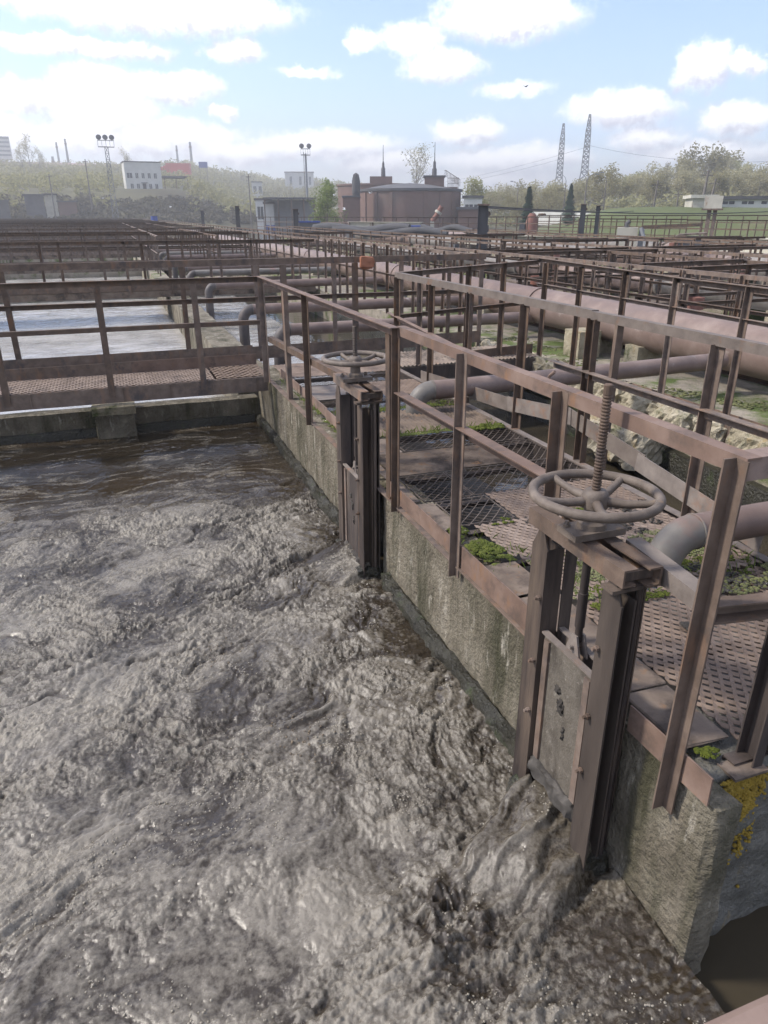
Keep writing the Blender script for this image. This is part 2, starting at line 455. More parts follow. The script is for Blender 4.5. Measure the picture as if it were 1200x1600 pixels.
M['glass'] = material('dark_window_glass', [(0.02, 0.025, 0.03), (0.035, 0.04, 0.048)], 2, 0.12, 0, 5, spec=0.6, rand=0.1)
M['orange_rust'] = material('orange_rusty_paint', [(0.20, 0.085, 0.05), (0.28, 0.12, 0.07), (0.34, 0.17, 0.105)], 6, 0.75, 0.2, 40, rand=0.1)
M['red_paint'] = material('red_paint', [(0.45, 0.06, 0.045), (0.55, 0.09, 0.07)], 2, 0.6, 0, 5, rand=0.05)
M['blue_paint'] = material('blue_paint', [(0.035, 0.06, 0.24), (0.06, 0.10, 0.32)], 2, 0.6, 0, 5, rand=0.05)
M['lamp_grey'] = material('galvanised_steel', [(0.16, 0.17, 0.18), (0.25, 0.26, 0.27)], 2, 0.55, 0, 5, rand=0.08, metallic=0.2)
M['bark'] = material('grey_bark', [(0.07, 0.058, 0.045), (0.12, 0.10, 0.08), (0.17, 0.15, 0.12)], 3, 0.9, 0.2, 10, rand=0.15)
M['wood_pole'] = material('weathered_pole_wood', [(0.09, 0.08, 0.07), (0.15, 0.135, 0.12)], 3, 0.9, 0.1, 10, rand=0.15)
M['leaf_spring'] = leafy('young_spring_leaves', [(0.20, 0.20, 0.06), (0.28, 0.275, 0.09), (0.36, 0.345, 0.13)], 0.35, 0.55)
M['leaf_pale'] = leafy('bare_twigs_and_buds', [(0.24, 0.215, 0.115), (0.33, 0.30, 0.165), (0.42, 0.385, 0.23)], 0.35, 0.55)
M['leaf_willow'] = leafy('fresh_green_leaves', [(0.13, 0.17, 0.05), (0.20, 0.25, 0.08), (0.26, 0.32, 0.11)], 0.35, 0.55)
M['needles'] = leafy('spruce_needles', [(0.018, 0.035, 0.022), (0.03, 0.055, 0.035), (0.05, 0.08, 0.05)], 0.8, 0.1)
M['shrub'] = leafy('budding_shrubs', [(0.17, 0.155, 0.075), (0.25, 0.235, 0.105), (0.33, 0.315, 0.14)], 0.05, 0.45)
M['gull'] = material('white_feathers', [(0.72, 0.72, 0.72), (0.8, 0.8, 0.8)], 5, 0.8, 0, 5, rand=0.02)
M['gull_grey'] = material('grey_feathers', [(0.10, 0.10, 0.11), (0.16, 0.16, 0.17)], 5, 0.8, 0, 5, rand=0.02)
M['rust_post'] = material('dusty_steel_post', [(0.030, 0.024, 0.021), (0.062, 0.049, 0.041), (0.115, 0.092, 0.076)], 6, 0.6, 0.4, 90, stretch=(1, 1, 0.2), layer=((0.03, 0.026, 0.025), 4, 0.50, 0.66, (1, 1, 0.2)), rand=0.05, bdist=0.004)
M['valve_red'] = material('dull_red_oxide', [(0.13, 0.06, 0.045), (0.19, 0.09, 0.07), (0.24, 0.13, 0.10)], 6, 0.75, 0.2, 40, rand=0.1)
M['pipe_dark'] = material('dark_tarred_pipe', [(0.05, 0.045, 0.045), (0.085, 0.075, 0.073), (0.14, 0.115, 0.105)], 5, 0.5, 0.2, 60, rand=0.1, bdist=0.004)
M['leaf_steel'] = material('muddy_gate_plate', [(0.07, 0.06, 0.048), (0.12, 0.105, 0.086), (0.17, 0.152, 0.128)], 22, 0.55, 0.7, 110, layer=((0.05, 0.042, 0.034), 5, 0.50, 0.66, (1, 1, 0.5)), layer2=((0.21, 0.19, 0.16), 40, 0.60, 0.70, (1, 1, 1)), rand=0.04, bdist=0.006)
M['scum'] = material('brown_scum', [(0.06, 0.042, 0.025), (0.12, 0.088, 0.055), (0.22, 0.17, 0.11)], 25, 0.6, 0, 40, rand=0.05)
M['scum_grey'] = material('grey_scum', [(0.08, 0.072, 0.058), (0.17, 0.155, 0.13), (0.27, 0.25, 0.215)], 25, 0.5, 0, 40, rand=0.05)
M['grass_blade'] = leafy('grass_blades', [(0.07, 0.10, 0.02), (0.13, 0.17, 0.035), (0.22, 0.23, 0.08)], 9, 0.3, 0.05)
M['lichen'] = material('ochre_lichen', [(0.15, 0.10, 0.02), (0.24, 0.165, 0.03), (0.32, 0.23, 0.06)], 30, 0.9, 0, 40, rand=0.05)
M['dark_scrub'] = leafy('dark_bare_brush', [(0.05, 0.045, 0.03), (0.085, 0.075, 0.045), (0.12, 0.115, 0.06)], 0.1, 0.3)
M['froth'] = material('pale_froth', [(0.17, 0.15, 0.115), (0.25, 0.225, 0.18), (0.33, 0.30, 0.25)], 20, 0.35, 0, 40, rand=0.05, spec=0.5)
M['channel_dark'] = material('darkened_channel_sludge', [(0.018, 0.014, 0.010), (0.035, 0.028, 0.020), (0.055, 0.045, 0.033)], 5, 0.45, 0.6, 20, rand=0)

# ================================================================== SLUDGE TANK
def sludge_material(name, dark, foamc, wet_rough=0.16, foam_rough=0.5):
    mt = bpy.data.materials.new(name); mt.use_nodes = True
    nt = mt.node_tree; N, L = nt.nodes, nt.links
    b = N['Principled BSDF']
    at = N.new('ShaderNodeAttribute'); at.attribute_name = 'foam'
    geo = N.new('ShaderNodeNewGeometry')
    n1 = N.new('ShaderNodeTexNoise'); L.new(geo.outputs['Position'], n1.inputs['Vector']); n1.inputs['Scale'].default_value = 52; n1.inputs['Detail'].default_value = 6; n1.inputs['Roughness'].default_value = 0.7
    vo = N.new('ShaderNodeTexVoronoi'); L.new(geo.outputs['Position'], vo.inputs['Vector']); vo.inputs['Scale'].default_value = 85
    ad = N.new('ShaderNodeMath'); ad.operation = 'MULTIPLY_ADD'; L.new(n1.outputs['Fac'], ad.inputs[0]); ad.inputs[1].default_value = 1.5; ad.inputs[2].default_value = -0.75
    a2 = N.new('ShaderNodeMath'); a2.operation = 'ADD'; L.new(at.outputs['Fac'], a2.inputs[0]); L.new(ad.outputs[0], a2.inputs[1])
    cr = N.new('ShaderNodeValToRGB'); L.new(a2.outputs[0], cr.inputs[0])
    e = cr.color_ramp.elements
    e[0].position = 0.12; e[0].color = (*dark, 1); e[1].position = 0.95; e[1].color = (*foamc, 1)
    q = e.new(0.45); q.color = (*[d * 0.55 + f * 0.45 for d, f in zip(dark, foamc)], 1)
    L.new(cr.outputs[0], b.inputs['Base Color'])
    mr = N.new('ShaderNodeMapRange'); L.new(a2.outputs[0], mr.inputs[0]); mr.inputs[1].default_value = 0.1; mr.inputs[2].default_value = 0.8; mr.inputs[3].default_value = wet_rough; mr.inputs[4].default_value = foam_rough
    L.new(mr.outputs[0], b.inputs['Roughness'])
    b.inputs['IOR'].default_value = 1.40
    b.inputs['Specular IOR Level'].default_value = 0.7
    sc = N.new('ShaderNodeMath'); sc.operation = 'MULTIPLY_ADD'; L.new(vo.outputs['Distance'], sc.inputs[0]); sc.inputs[1].default_value = -0.22; L.new(n1.outputs['Fac'], sc.inputs[2])
    bp = N.new('ShaderNodeBump'); bp.inputs['Distance'].default_value = 0.012; L.new(sc.outputs[0], bp.inputs['Height'])
    at2 = N.new('ShaderNodeAttribute'); at2.attribute_name = 'churn'
    m2 = N.new('ShaderNodeMapRange'); L.new(at2.outputs['Fac'], m2.inputs[0]); m2.inputs[1].default_value = 0.1; m2.inputs[2].default_value = 1.2; m2.inputs[3].default_value = 0.10; m2.inputs[4].default_value = 0.85
    L.new(m2.outputs[0], bp.inputs['Strength']); L.new(bp.outputs[0], b.inputs['Normal'])
    return mt


M['sludge'] = sludge_material('activated_sludge', (0.030, 0.022, 0.0135), (0.19, 0.169, 0.136), 0.07, 0.29)
M['sludge_far'] = sludge_material('sky_pale_water', (0.20, 0.19, 0.17), (0.52, 0.50, 0.47), 0.08, 0.2)  # bright sky reflection is put into this pale base colour too
Z_SL = -0.69


def gate_tongue(x, y, gx, gy, dx, dy, wid, ln):
    l = math.hypot(dx, dy); dx /= l; dy /= l
    s = (x - gx) * dx + (y - gy) * dy
    t = -(x - gx) * dy + (y - gy) * dx
    k = sm(-0.16, -0.02, s) * (1 - sm(ln * 0.55, ln, s)) * (1 - sm(wid * 0.75, wid, np.abs(t + 0.05 * s)))
    return s, t, k


def sludge_height(x, y):
    a = R(24); ca, sa = math.cos(a), math.sin(a)
    u = x * ca + y * sa; v = -x * sa + y * ca
    wx = fbm(u * 1.1 + 3, v * 1.1, 3); wy = fbm(u * 1.1 - 7, v * 1.1 + 5, 3)
    wx2 = fbm(u * 3.5 + 1, v * 3.5, 3); wy2 = fbm(u * 3.5 - 2, v * 3.5 + 9, 3)
    U = u + 0.34 * wx + 0.10 * wx2; V = v + 0.34 * wy + 0.10 * wy2
    lowm = fbm(x * 0.75 + 40, y * 0.75 + 11, 3)
    T = 1 - 0.86 * sm(5.7, 6.8, y + 0.6 * lowm - 0.15 * x)
    # slack patches where the surface is nearly smooth
    for (px, py, pr, k) in ((0.16, 1.72, 0.26, 0.75), (-0.05, 2.25, 0.30, 0.45), (0.72, 1.95, 0.16, 0.6), (-0.9, 4.6, 0.6, 0.2)):
        T = T * (1 - k * np.exp(-(((x - px) * 0.8 + (y - py) * 0.3) ** 2 + ((y - py) * 1.2) ** 2) / pr ** 2))
    T = T * np.clip(0.86 + 0.55 * lowm, 0.25, 1.2)
    boil = 0.9 * np.exp(-((x - 1.0) ** 2 + (y - 4.5) ** 2) / 0.55 ** 2) + 0.55 * np.exp(-((x - 0.5) ** 2 + (y - 3.6) ** 2) / 0.7 ** 2) + 0.8 * np.exp(-((x - 1.15) ** 2 + (y - 2.9) ** 2) / 0.5 ** 2)
    def billow(p, q, o=3, gain=0.55):
        s_ = 0; a_ = 1.0; t_ = 0
        for i in range(o):
            s_ = s_ + a_ * np.abs(gnoise(p + 23.1 * i, q - 5.7 * i)) * 2; t_ += a_
            p, q = p * 2.1 + q * 0.35, q * 2.1 - p * 0.35; a_ *= gain
        return s_ / t_
    r1 = fbm(U * 1.7, V * 2.8, 4, 2.1, 0.55); r2 = billow(U * 4.2 + 9, V * 7.2, 3); U2 = u + 0.20 * gnoise(u * 1.1 + 3, v * 1.1) + 0.02 * wx2; V2 = v + 0.20 * gnoise(u * 1.1 - 7, v * 1.1 + 5) + 0.02 * wy2
    r3 = billow(U2 * 12 + 2, V2 * 17 + 4, 3, 0.65); rg = ridged(U2 * 7, V2 * 12, 3); r4 = billow(U2 * 27 + 7, V2 * 36, 2, 0.6)
    f4 = fbm(x * 55 + wx2 * 3, y * 62, 3, 2.1, 0.65); sw = fbm(x * 1.0 + 8, y * 1.3, 2)
    rough_ = np.clip(0.92 + 1.7 * fbm(x * 1.5 + 60, y * 1.9, 3), 0.16, 1.7)
    r0 = ridged(U * 0.8 + 4, V * 1.7 - 2, 2)
    h = 0.026 * sw + T * (0.030 * (r0 - 0.4) + 0.040 * r1 + (0.019 * np.sqrt(rough_) + 0.014 * boil) * (r2 - 0.4) + (0.0150 + 0.004 * boil) * rough_ * (r3 - 0.4) + 0.007 * rough_ * (rg - 0.3) + 0.0036 * rough_ * f4 + 0.0056 * rough_ * (r4 - 0.4))
    h = h + T * boil * 0.022 * fbm(U * 6, V * 8, 3)
    fl = 1 - T
    h = h + np.clip(fl, 0, 1) * (0.0035 * fbm(x * 9, y * 20, 3) + 0.002 * ridged(x * 16, y * 34, 2))
    s, t, k = gate_tongue(x, y, 1.42, 1.83, -0.84, -0.54, 0.235, 0.60)
    sp = np.exp(-(((x - 0.86) * 0.9) ** 2 + (y - 1.66) ** 2) / 0.17 ** 2) + 0.8 * np.exp(-((x - 0.78) ** 2 + ((y - 1.45) * 0.8) ** 2) / 0.15 ** 2) + 0.6 * np.exp(-((x - 1.02) ** 2 + (y - 2.02) ** 2) / 0.14 ** 2)
    sp = sp * (1 - k)
    h = h + sp * (0.075 * np.maximum(fbm(x * 9 + 2, y * 9, 3) + 0.08, -0.25) + 0.020 * (ridged(x * 17, y * 17, 2) - 0.4))
    pl = np.exp(-((x - 0.70) ** 2 + (y - 1.90) ** 2) / 0.13 ** 2)
    h = h - 0.03 * pl
    # far sluice gate
    s2, t2, k2 = gate_tongue(x, y, 1.42, 4.42, -0.9, -0.3, 0.27, 0.42)
    h = h * (1 - 0.7 * k2) + k2 * (0.09 * (1 - sm(0, 0.42, s2)) + 0.012 * fbm(s2 * 3, t2 * 24, 3))
    # quick ripples in front of the near gate
    rp = sm(0.95, 1.25, x) * (1 - sm(1.35, 1.62, y))
    h = h * (1 - 0.6 * rp) + rp * (0.010 * ridged(x * 11 + y * 6, y * 15 - x * 4, 2) + 0.005 * fbm(x * 34, y * 34, 2))
    # foam: matted where churned, gone where the flow is fresh; paler lumps, darker creases
    fo = 0.20 + 0.16 * np.minimum(rough_, 1.2) + 0.30 * (r0 - 0.4) + 0.95 * fbm(U * 1.3 + 21, V * 1.7, 4) + 0.34 * fbm(U * 8 + 3, V * 9, 3) + 0.42 * (r2 - 0.4) + 0.40 * (r3 - 0.4) + 0.16 * f4 + 0.22 * (r4 - 0.4) - 0.38 * boil * (0.5 + fbm(U * 4, V * 4, 2))
    fo = fo + 0.12 * sm(0, 1, T)
    calm = sm(5.6, 6.7, y + 0.7 * lowm)
    st = ridged(x * 1.6 + 0.5 * wx, y * 4.4 + wy, 4)
    fo = fo * (1 - calm) + calm * np.clip(1.7 * (st - 0.50) + 0.15 * fbm(x * 20, y * 30, 2), -0.1, 0.75)
    fo = fo - sp * 0.55 * (0.7 + 1.3 * fbm(x * 9, y * 9, 2)) - 0.5 * pl
    fo = fo * (1 - rp) + rp * np.clip(0.9 * (ridged(x * 9 + y * 5, y * 12 - x * 3, 3) - 0.42), 0, 0.6)
    # brown fresh liquid along the wall, threads of scum
    wl = sm(1.15, 1.45, x + 0.25 * lowm) * sm(2.2, 3.0, y)
    fo = fo - 0.22 * wl
    crack = sm(0.86, 0.97, ridged(U * 0.95 + 5, V * 1.6 + 2, 2)) * (1 - calm)
    h = h - 0.012 * crack * T
    fo = fo - 0.45 * crack
    # water driven out under the near sluice gate: a streaked tongue and the spatter at its end
    tw = t + 0.06 * fbm(s * 5 + 3, t * 6, 3) + 0.10 * s * s
    streak = fbm(s * 2.4 + 5, tw * 11, 2) * 0.050 + ridged(s * 3 + 2, tw * 17, 2) * 0.014 + fbm(s * 9, tw * 40, 2) * 0.005
    top = 0.135 * (1 - sm(-0.05, 0.66, s)) * (1 - 0.35 * sm(-0.02, 0.20, t)) + streak
    h = h * (1 - k) + k * (top + 0.015)
    fo = fo * (1 - k) + k * np.clip(0.34 + 5.0 * streak, 0.05, 0.7)
    churn = np.clip(rough_ * T, 0, 1.6) * (1 - 0.6 * k)
    return Z_SL + h, np.clip(fo, 0, 1), churn


def spaced(a, b, d0, d1):
    out = [a]
    while out[-1] < b:
        t = (out[-1] - a) / (b - a); out.append(out[-1] + d0 + (d1 - d0) * t)
    out[-1] = b
    return out


xs = np.array(list(np.arange(-4.5, -1.5, 0.04)) + list(np.arange(-1.5, 1.512, 0.0052)))
ys = np.array(list(np.arange(-1.5, 0.85, 0.04)) + spaced(0.85, 8.62, 0.0052, 0.017))
GX, GY = np.meshgrid(xs, ys)
GZ, GF, GC = sludge_height(GX, GY)
tag(grid_mesh('sludge_water', GX, GY, GZ, M['sludge'], True, {'foam': GF, 'churn': GC}), 'churning grey brown sludge filling the near tank', kind='structure')

# tank behind the near crosswalk and the open channel beside it: glittering, sky reflection painted into the pale colour
def far_water(name, x0, x1, y0, y1, dx, dy, label, foam=0.45, amp=0.014):
    X, Y = np.meshgrid(np.arange(x0, x1 + dx, dx), np.arange(y0, y1 + dy, dy))
    h = -0.72 + amp * (fbm(X * 2.6, Y * 3.2, 4) + 0.6 * ridged(X * 5, Y * 7, 3))
    f = np.clip(foam + 0.5 * fbm(X * 1.3, Y * 1.3, 4), 0, 1)  # higher value, more of the painted sky paleness
    return tag(grid_mesh(name, X, Y, h, M['sludge_far'], True, {'foam': f, 'churn': np.full_like(f, 0.3)}), label, kind='structure')


far_water('tank_water', -4.5, 1.32, 8.75, 23.6, 0.035, 0.04, 'pale glittering water of the tank behind the crosswalk')
far_water('channel_water', 1.72, 3.6, 9.6, 23.6, 0.04, 0.04, 'glittering water of the open channel beside the tank', 0.3, 0.02)

wm = bpy.data.materials.new('still_dark_water'); wm.use_nodes = True
_n, _l = wm.node_tree.nodes, wm.node_tree.links
_b = _n['Principled BSDF']; _b.inputs['Base Color'].default_value = (0.045, 0.037, 0.025, 1); _b.inputs['Roughness'].default_value = 0.06; _b.inputs['IOR'].default_value = 1.33
_g = _n.new('ShaderNodeNewGeometry'); _t = _n.new('ShaderNodeTexNoise'); _l.new(_g.outputs['Position'], _t.inputs['Vector']); _t.inputs['Scale'].default_value = 5; _t.inputs['Detail'].default_value = 4
_p = _n.new('ShaderNodeBump'); _p.inputs['Strength'].default_value = 0.25; _p.inputs['Distance'].default_value = 0.02; _l.new(_t.outputs['Fac'], _p.inputs['Height']); _l.new(_p.outputs[0], _b.inputs['Normal'])
M['water'] = wm
X_, Y_ = np.meshgrid(np.arange(1.74, 2.99, 0.05), np.arange(1.62, 8.5, 0.05))
tag(grid_mesh('channel_sludge', X_, Y_, -0.64 + 0.02 * fbm(X_ * 4, Y_ * 4, 3), M['channel_dark'], True), 'sludge in the channel under the gratings, darkened to keep their openings dark', kind='structure')  # dark layer added so no sky reflection shows through the gratings
b = MB(); b.box(-16, 46, -6, 158, -0.95, -0.80)
tag(b.build('basin_water', M['water']), 'dark still water standing in the channels and basins', kind='structure')

# ================================================================== CONCRETE WALLS
def rough_block(mb, x0, x1, y0, y1, z0, z1, step=0.05, amp=0.012, seed=0, sc=6.0, round_=0.0):
    """box whose faces are subdivided and broken up by noise"""
    nx = max(2, int(round((x1 - x0) / step))); ny = max(2, int(round((y1 - y0) / step))); nz = max(2, int(round((z1 - z0) / step)))
    nx, ny, nz = min(nx, 30), min(ny, 260), min(nz, 30)
    idx = {}; vs = []; fs = []

    def vid(i, j, k):
        if (i, j, k) not in idx:
            idx[(i, j, k)] = len(vs); vs.append((x0 + (x1 - x0) * i / nx, y0 + (y1 - y0) * j / ny, z0 + (z1 - z0) * k / nz))
        return idx[(i, j, k)]
    for k in (0, nz):
        for i in range(nx):
            for j in range(ny):
                q = [vid(i, j, k), vid(i + 1, j, k), vid(i + 1, j + 1, k), vid(i, j + 1, k)]; fs.append(tuple(q if k else q[::-1]))
    for j in (0, ny):
        for i in range(nx):
            for k in range(nz):
                q = [vid(i, j, k), vid(i + 1, j, k), vid(i + 1, j, k + 1), vid(i, j, k + 1)]; fs.append(tuple(q if not j else q[::-1]))
    for i in (0, nx):
        for j in range(ny):
            for k in range(nz):
                q = [vid(i, j, k), vid(i, j + 1, k), vid(i, j + 1, k + 1), vid(i, j, k + 1)]; fs.append(tuple(q if i else q[::-1]))
    v = np.array(vs)
    c = np.array([(x0 + x1) / 2, (y0 + y1) / 2, (z0 + z1) / 2]); hs = np.array([(x1 - x0) / 2, (y1 - y0) / 2, (z1 - z0) / 2])
    n = (v - c) / hs; edge = (np.abs(n) > 0.98).sum(1)
    dirn = np.where(np.abs(n) > 0.98, np.sign(n), 0.0); dirn /= np.maximum(np.linalg.norm(dirn, axis=1, keepdims=True), 1e-6)
    a = fbm((v[:, 0] + v[:, 2] * 0.7) * sc + seed, (v[:, 1] + v[:, 2] * 1.3) * sc - seed, 4)
    a2 = fbm((v[:, 0] - v[:, 2]) * sc * 0.4 + seed + 50, v[:, 1] * sc * 0.4 + v[:, 2], 3)
    v = v + dirn * (amp * (a + 0.7 * a2))[:, None]
    chip = np.maximum(0, a2 + 0.15) * (edge >= 2)
    v = v - dirn * (chip * amp * 2.2)[:, None]
    if round_:
        m_ = np.clip(np.linalg.norm(n, axis=1) - 1.0, 0, 1)
        v = c + (v - c) * (1 - round_ * m_[:, None])
    mb.add(v, fs)


w = thing('tank_wall', 'long weathered concrete wall beside the churning sludge, both sluice gates on it', 'wall', (1.6, 1.3, -0.7))
for (ya, yb) in ((1.19, 1.64), (2.02, 4.14), (4.70, 8.55)):
    b = MB(); rough_block(b, 1.515, 1.74 if ya > 1.3 else 1.62, ya, yb, -1.5, -0.035, 0.045 if ya > 1.3 else 0.022, 0.010 if ya > 1.3 else 0.016, ya, 6.0 if ya > 1.3 else 6.0); b.build('wall_panel', M['concrete'], w, True)
for (ya, yb) in ((1.64, 2.02), (4.14, 4.70)):
    b = MB(); rough_block(b, 1.55, 1.74, ya - 0.01, yb + 0.01, -0.30, -0.05, 0.05, 0.008, ya); b.build('lintel', M['concrete'], w, True)
    b = MB(); b.box(1.60, 1.73, ya - 0.01, yb + 0.01, -1.5, -0.86); b.build('sill', M['slime'], w)
b = MB()
for (ya, yb) in ((2.12, 4.02), (4.80, 8.5)):
    rough_block(b, 1.455, 1.53, ya, yb, -1.2, -0.60, 0.03, 0.030, 3 + ya, 11)
b.build('ledge', M['slime'], w, True)

# the end of the covered channel: a grey lump of concrete with ochre stains, water under it
w = thing('channel_end_block', 'grey wet concrete end of the covered channel with ochre stains', 'concrete block', (2.3, 1.4, -0.7))
b = MB(); rough_block(b, 1.60, 4.0, 1.30, 1.62, -0.98, -0.03, 0.035, 0.035, 4, 9, 0.0); b.build('end_face', M['concrete_grey'], w, True)

# wall behind the tank, under the near crosswalk
w = thing('cross_wall', 'low mossy concrete wall closing the tank under the crosswalk', 'wall', (0, 8.6, -0.7))
b = MB(); rough_block(b, -4.5, 1.50, 8.52, 8.74, -1.5, -0.405, 0.06, 0.014, 21); b.build('wall_panel', M['concrete'], w, True)
b = MB(); rough_block(b, -0.36, 0.06, 8.33, 8.55, -1.4, -0.40, 0.05, 0.012, 25); b.build('pier', M['concrete'], w, True)
b = MB(); rough_block(b, -0.38, 0.08, 8.20, 8.60, -0.40, -0.31, 0.05, 0.008, 27); b.build('pier_cap', M['concrete_pale'], w, True)
b = MB(); rough_block(b, -4.5, 1.44, 8.46, 8.53, -1.4, -0.60, 0.06, 0.02, 28); b.build('slime_band', M['slime'], w, True)

w = thing('channel_wall', 'pale concrete wall between the glittering tank and its channel', 'wall', (1.5, 9.6, -0.7))
b = MB(); rough_block(b, 1.30, 1.74, 8.76, 23.8, -1.4, -0.16, 0.08, 0.018, 31); b.build('wall_panel', M['concrete'], w, True)

# the far side of the dark channel: a wall with a broken rubble edge under the second railing row
w = thing('channel_side_wall', 'broken rubble-edged concrete wall across the dark channel', 'wall', (5.0, 4, -0.7))
b = MB(); rough_block(b, 5.02, 7.6, 0.5, 17.0, -1.4, -0.13, 0.14, 0.02, 41, 3); b.build('wall_panel', M['concrete_moss'], w, True)
yy = 2.2
k = 0
while yy < 9.0:
    ln = random.uniform(0.32, 0.62)
    dp = random.uniform(0.18, 0.34)
    b = MB(); rough_block(b, 4.80 + random.uniform(-.05, .08), 5.10, yy, yy + ln, -0.08 - dp, -0.03 + random.uniform(-.05, .03), 0.04, 0.06, 50 + k, 11, 0.06)
    b.build('broken_stone', M['concrete_pale'], w)
    yy += ln + random.uniform(0.02, 0.12); k += 1
b = MB(); rough_block(b, 4.55, 5.08, 5.35, 6.35, -0.72, -0.30, 0.05, 0.075, 77, 8, 0.14); b.build('broken_lump', M['concrete_pale'], w)
b = MB(); rough_block(b, 4.92, 5.06, 0.5, 17, -1.4, -0.5, 0.1, 0.03, 78, 4); b.build('wet_foot', M['slime'], w, True)

# ================================================================== WALKWAY DECK
def expanded(mb, x0, x1, y0, y1, z, lw=0.052, sw=0.026, wd=0.009, tilt=-25, th=0.0022, sag=0.0, wear=0.0):
    nx = max(2, int(round((x1 - x0) / (lw / 2)))); ny = max(2, int(round((y1 - y0) / (sw / 2))))
    X = np.linspace(x0, x1, nx + 1); ct, st_ = math.cos(R(tilt)), math.sin(R(tilt))
    V = []; F = []; n = 0
    par = np.arange(nx + 1) % 2
    for j in range(ny + 1):
        yb = y0 + (y1 - y0) * j / ny
        y = yb + np.where((par + j) % 2 == 0, 1, -1) * sw * 0.22
        zz = z + sag * np.sin(np.pi * (X - x0) / (x1 - x0)) * math.sin(math.pi * j / ny) + 0.002 * gnoise(X * 6, np.full_like(X, yb * 6))
        dy, dz = wd / 2 * ct, wd / 2 * st_; ny_, nz_ = -st_ * th / 2, ct * th / 2
        ring = []
        for sy, sn in ((-1, -1), (1, -1), (1, 1), (-1, 1)):
            ring.append(np.stack([X, y + sy * dy + sn * ny_, zz + sy * dz + sn * nz_], 1))
        V.append(np.stack(ring, 1).reshape(-1, 3))
        for i in range(nx):
            if wear and random.random() < wear: continue
            a = n + i * 4
            for c in range(4):
                F.append((a + c, a + (c + 1) % 4, a + 4 + (c + 1) % 4, a + 4 + c))
        n += (nx + 1) * 4
    mb.add(np.concatenate(V), F)


def corrugated(mb, x0, x1, y0, y1, z, lam=0.034, amp=0.007, axis='x', th=0.003):
    L_ = (x1 - x0) if axis == 'x' else (y1 - y0)
    n = int(L_ / lam * 8); t = np.linspace(0, 1, n + 1); w_ = amp * np.sin(t * L_ / lam * 2 * np.pi)
    m_ = 6; V = []; F = []
    for sgn in (1, -1):
        for j in range(m_ + 1):
            s_ = j / m_
            if axis == 'x':
                xx = x0 + t * L_; yy_ = np.full_like(t, y0 + s_ * (y1 - y0))
            else:
                yy_ = y0 + t * L_; xx = np.full_like(t, x0 + s_ * (x1 - x0))
            V.append(np.stack([xx, yy_, z + w_ + sgn * th / 2 + 0.004 * gnoise(xx * 2.1, yy_ * 2.3)], 1))
    V = np.concatenate(V); N_ = n + 1; half = N_ * (m_ + 1)
    for j in range(m_):
        for i in range(n):
            a = j * N_ + i
            F.append((a, a + 1, a + 1 + N_, a + N_)); F.append((half + a, half + a + N_, half + a + 1 + N_, half + a + 1))
    for i in range(n):
        F.append((i, half + i, half + i + 1, i + 1)); q = m_ * N_ + i; F.append((q, q + 1, half + q + 1, half + q))
    mb.add(V, F)


deck = thing('walkway', 'walkway of patched rusty grating sheets over the covered channel', 'walkway', (2.25, 1.4, -0.1))
PANELS = [  # x0 x1 y0 y1 kind
    (1.785, 2.93, 1.40, 2.34, 'scale'), (1.80, 2.92, 2.40, 2.87, 'scale'), (1.76, 2.90, 2.90, 3.28, 'scale'),
    (1.69, 2.03, 3.32, 3.69, 'mesh'), (2.05, 2.93, 3.32, 3.70, 'scale'),
    (1.64, 1.97, 3.74, 4.20, 'mesh'), (1.985, 2.93, 3.74, 4.20, 'mesh'),
    (1.63, 2.50, 4.225, 4.68, 'ribbed'), (2.515, 2.93, 4.225, 4.68, 'mesh'),
    (1.90, 2.93, 4.715, 5.10, 'mesh'), (1.62, 2.93, 5.16, 5.86, 'corrugated'),
    (1.64, 2.30, 6.02, 6.42, 'mesh'), (2.32, 2.93, 6.02, 6.42, 'mesh'), (1.66, 2.36, 6.46, 7.05, 'plate'), (2.38, 2.93, 6.46, 7.05, 'scale'),
    (1.66, 2.93, 7.10, 7.55, 'mesh'), (1.66, 2.93, 7.60, 8.30, 'scale'),
]
for (x0, x1, y0, y1, kd) in PANELS:
    b = MB(); z = 0.004 + random.uniform(-0.004, 0.006)
    if kd == 'scale':
        expanded(b, x0, x1, y0, y1, z, 0.050, 0.064, 0.026, 13, 0.003, -0.012)
        o = b.build('grating_sheet', M['mesh_brown'], deck)
    elif kd == 'mesh':
        expanded(b, x0, x1, y0, y1, z, 0.065, 0.072, 0.0095, -16, 0.003, -0.01)
        fr = 0.006
        b.bar((x0, y0, z), (x1, y0, z), fr, fr); b.bar((x0, y1, z), (x1, y1, z), fr, fr); b.bar((x0, y0, z), (x0, y1, z), fr, fr); b.bar((x1, y0, z), (x1, y1, z), fr, fr)
        o = b.build('open_grating', M['mesh_dark'], deck)
    elif kd == 'ribbed':
        corrugated(b, x0, x1, y0, y1, z, 0.020, 0.0035, 'y'); o = b.build('ribbed_plate', M['plate'], deck, True)
    elif kd == 'corrugated':
        corrugated(b, x0, x1, y0, y1, z, 0.036, 0.0075, 'x'); o = b.build('corrugated_sheet', M['plate'], deck, True)
    else:
        b.box(x0, x1, y0, y1, z - 0.003, z + 0.003); o = b.build('deck_plate', M['steel_grey'], deck)
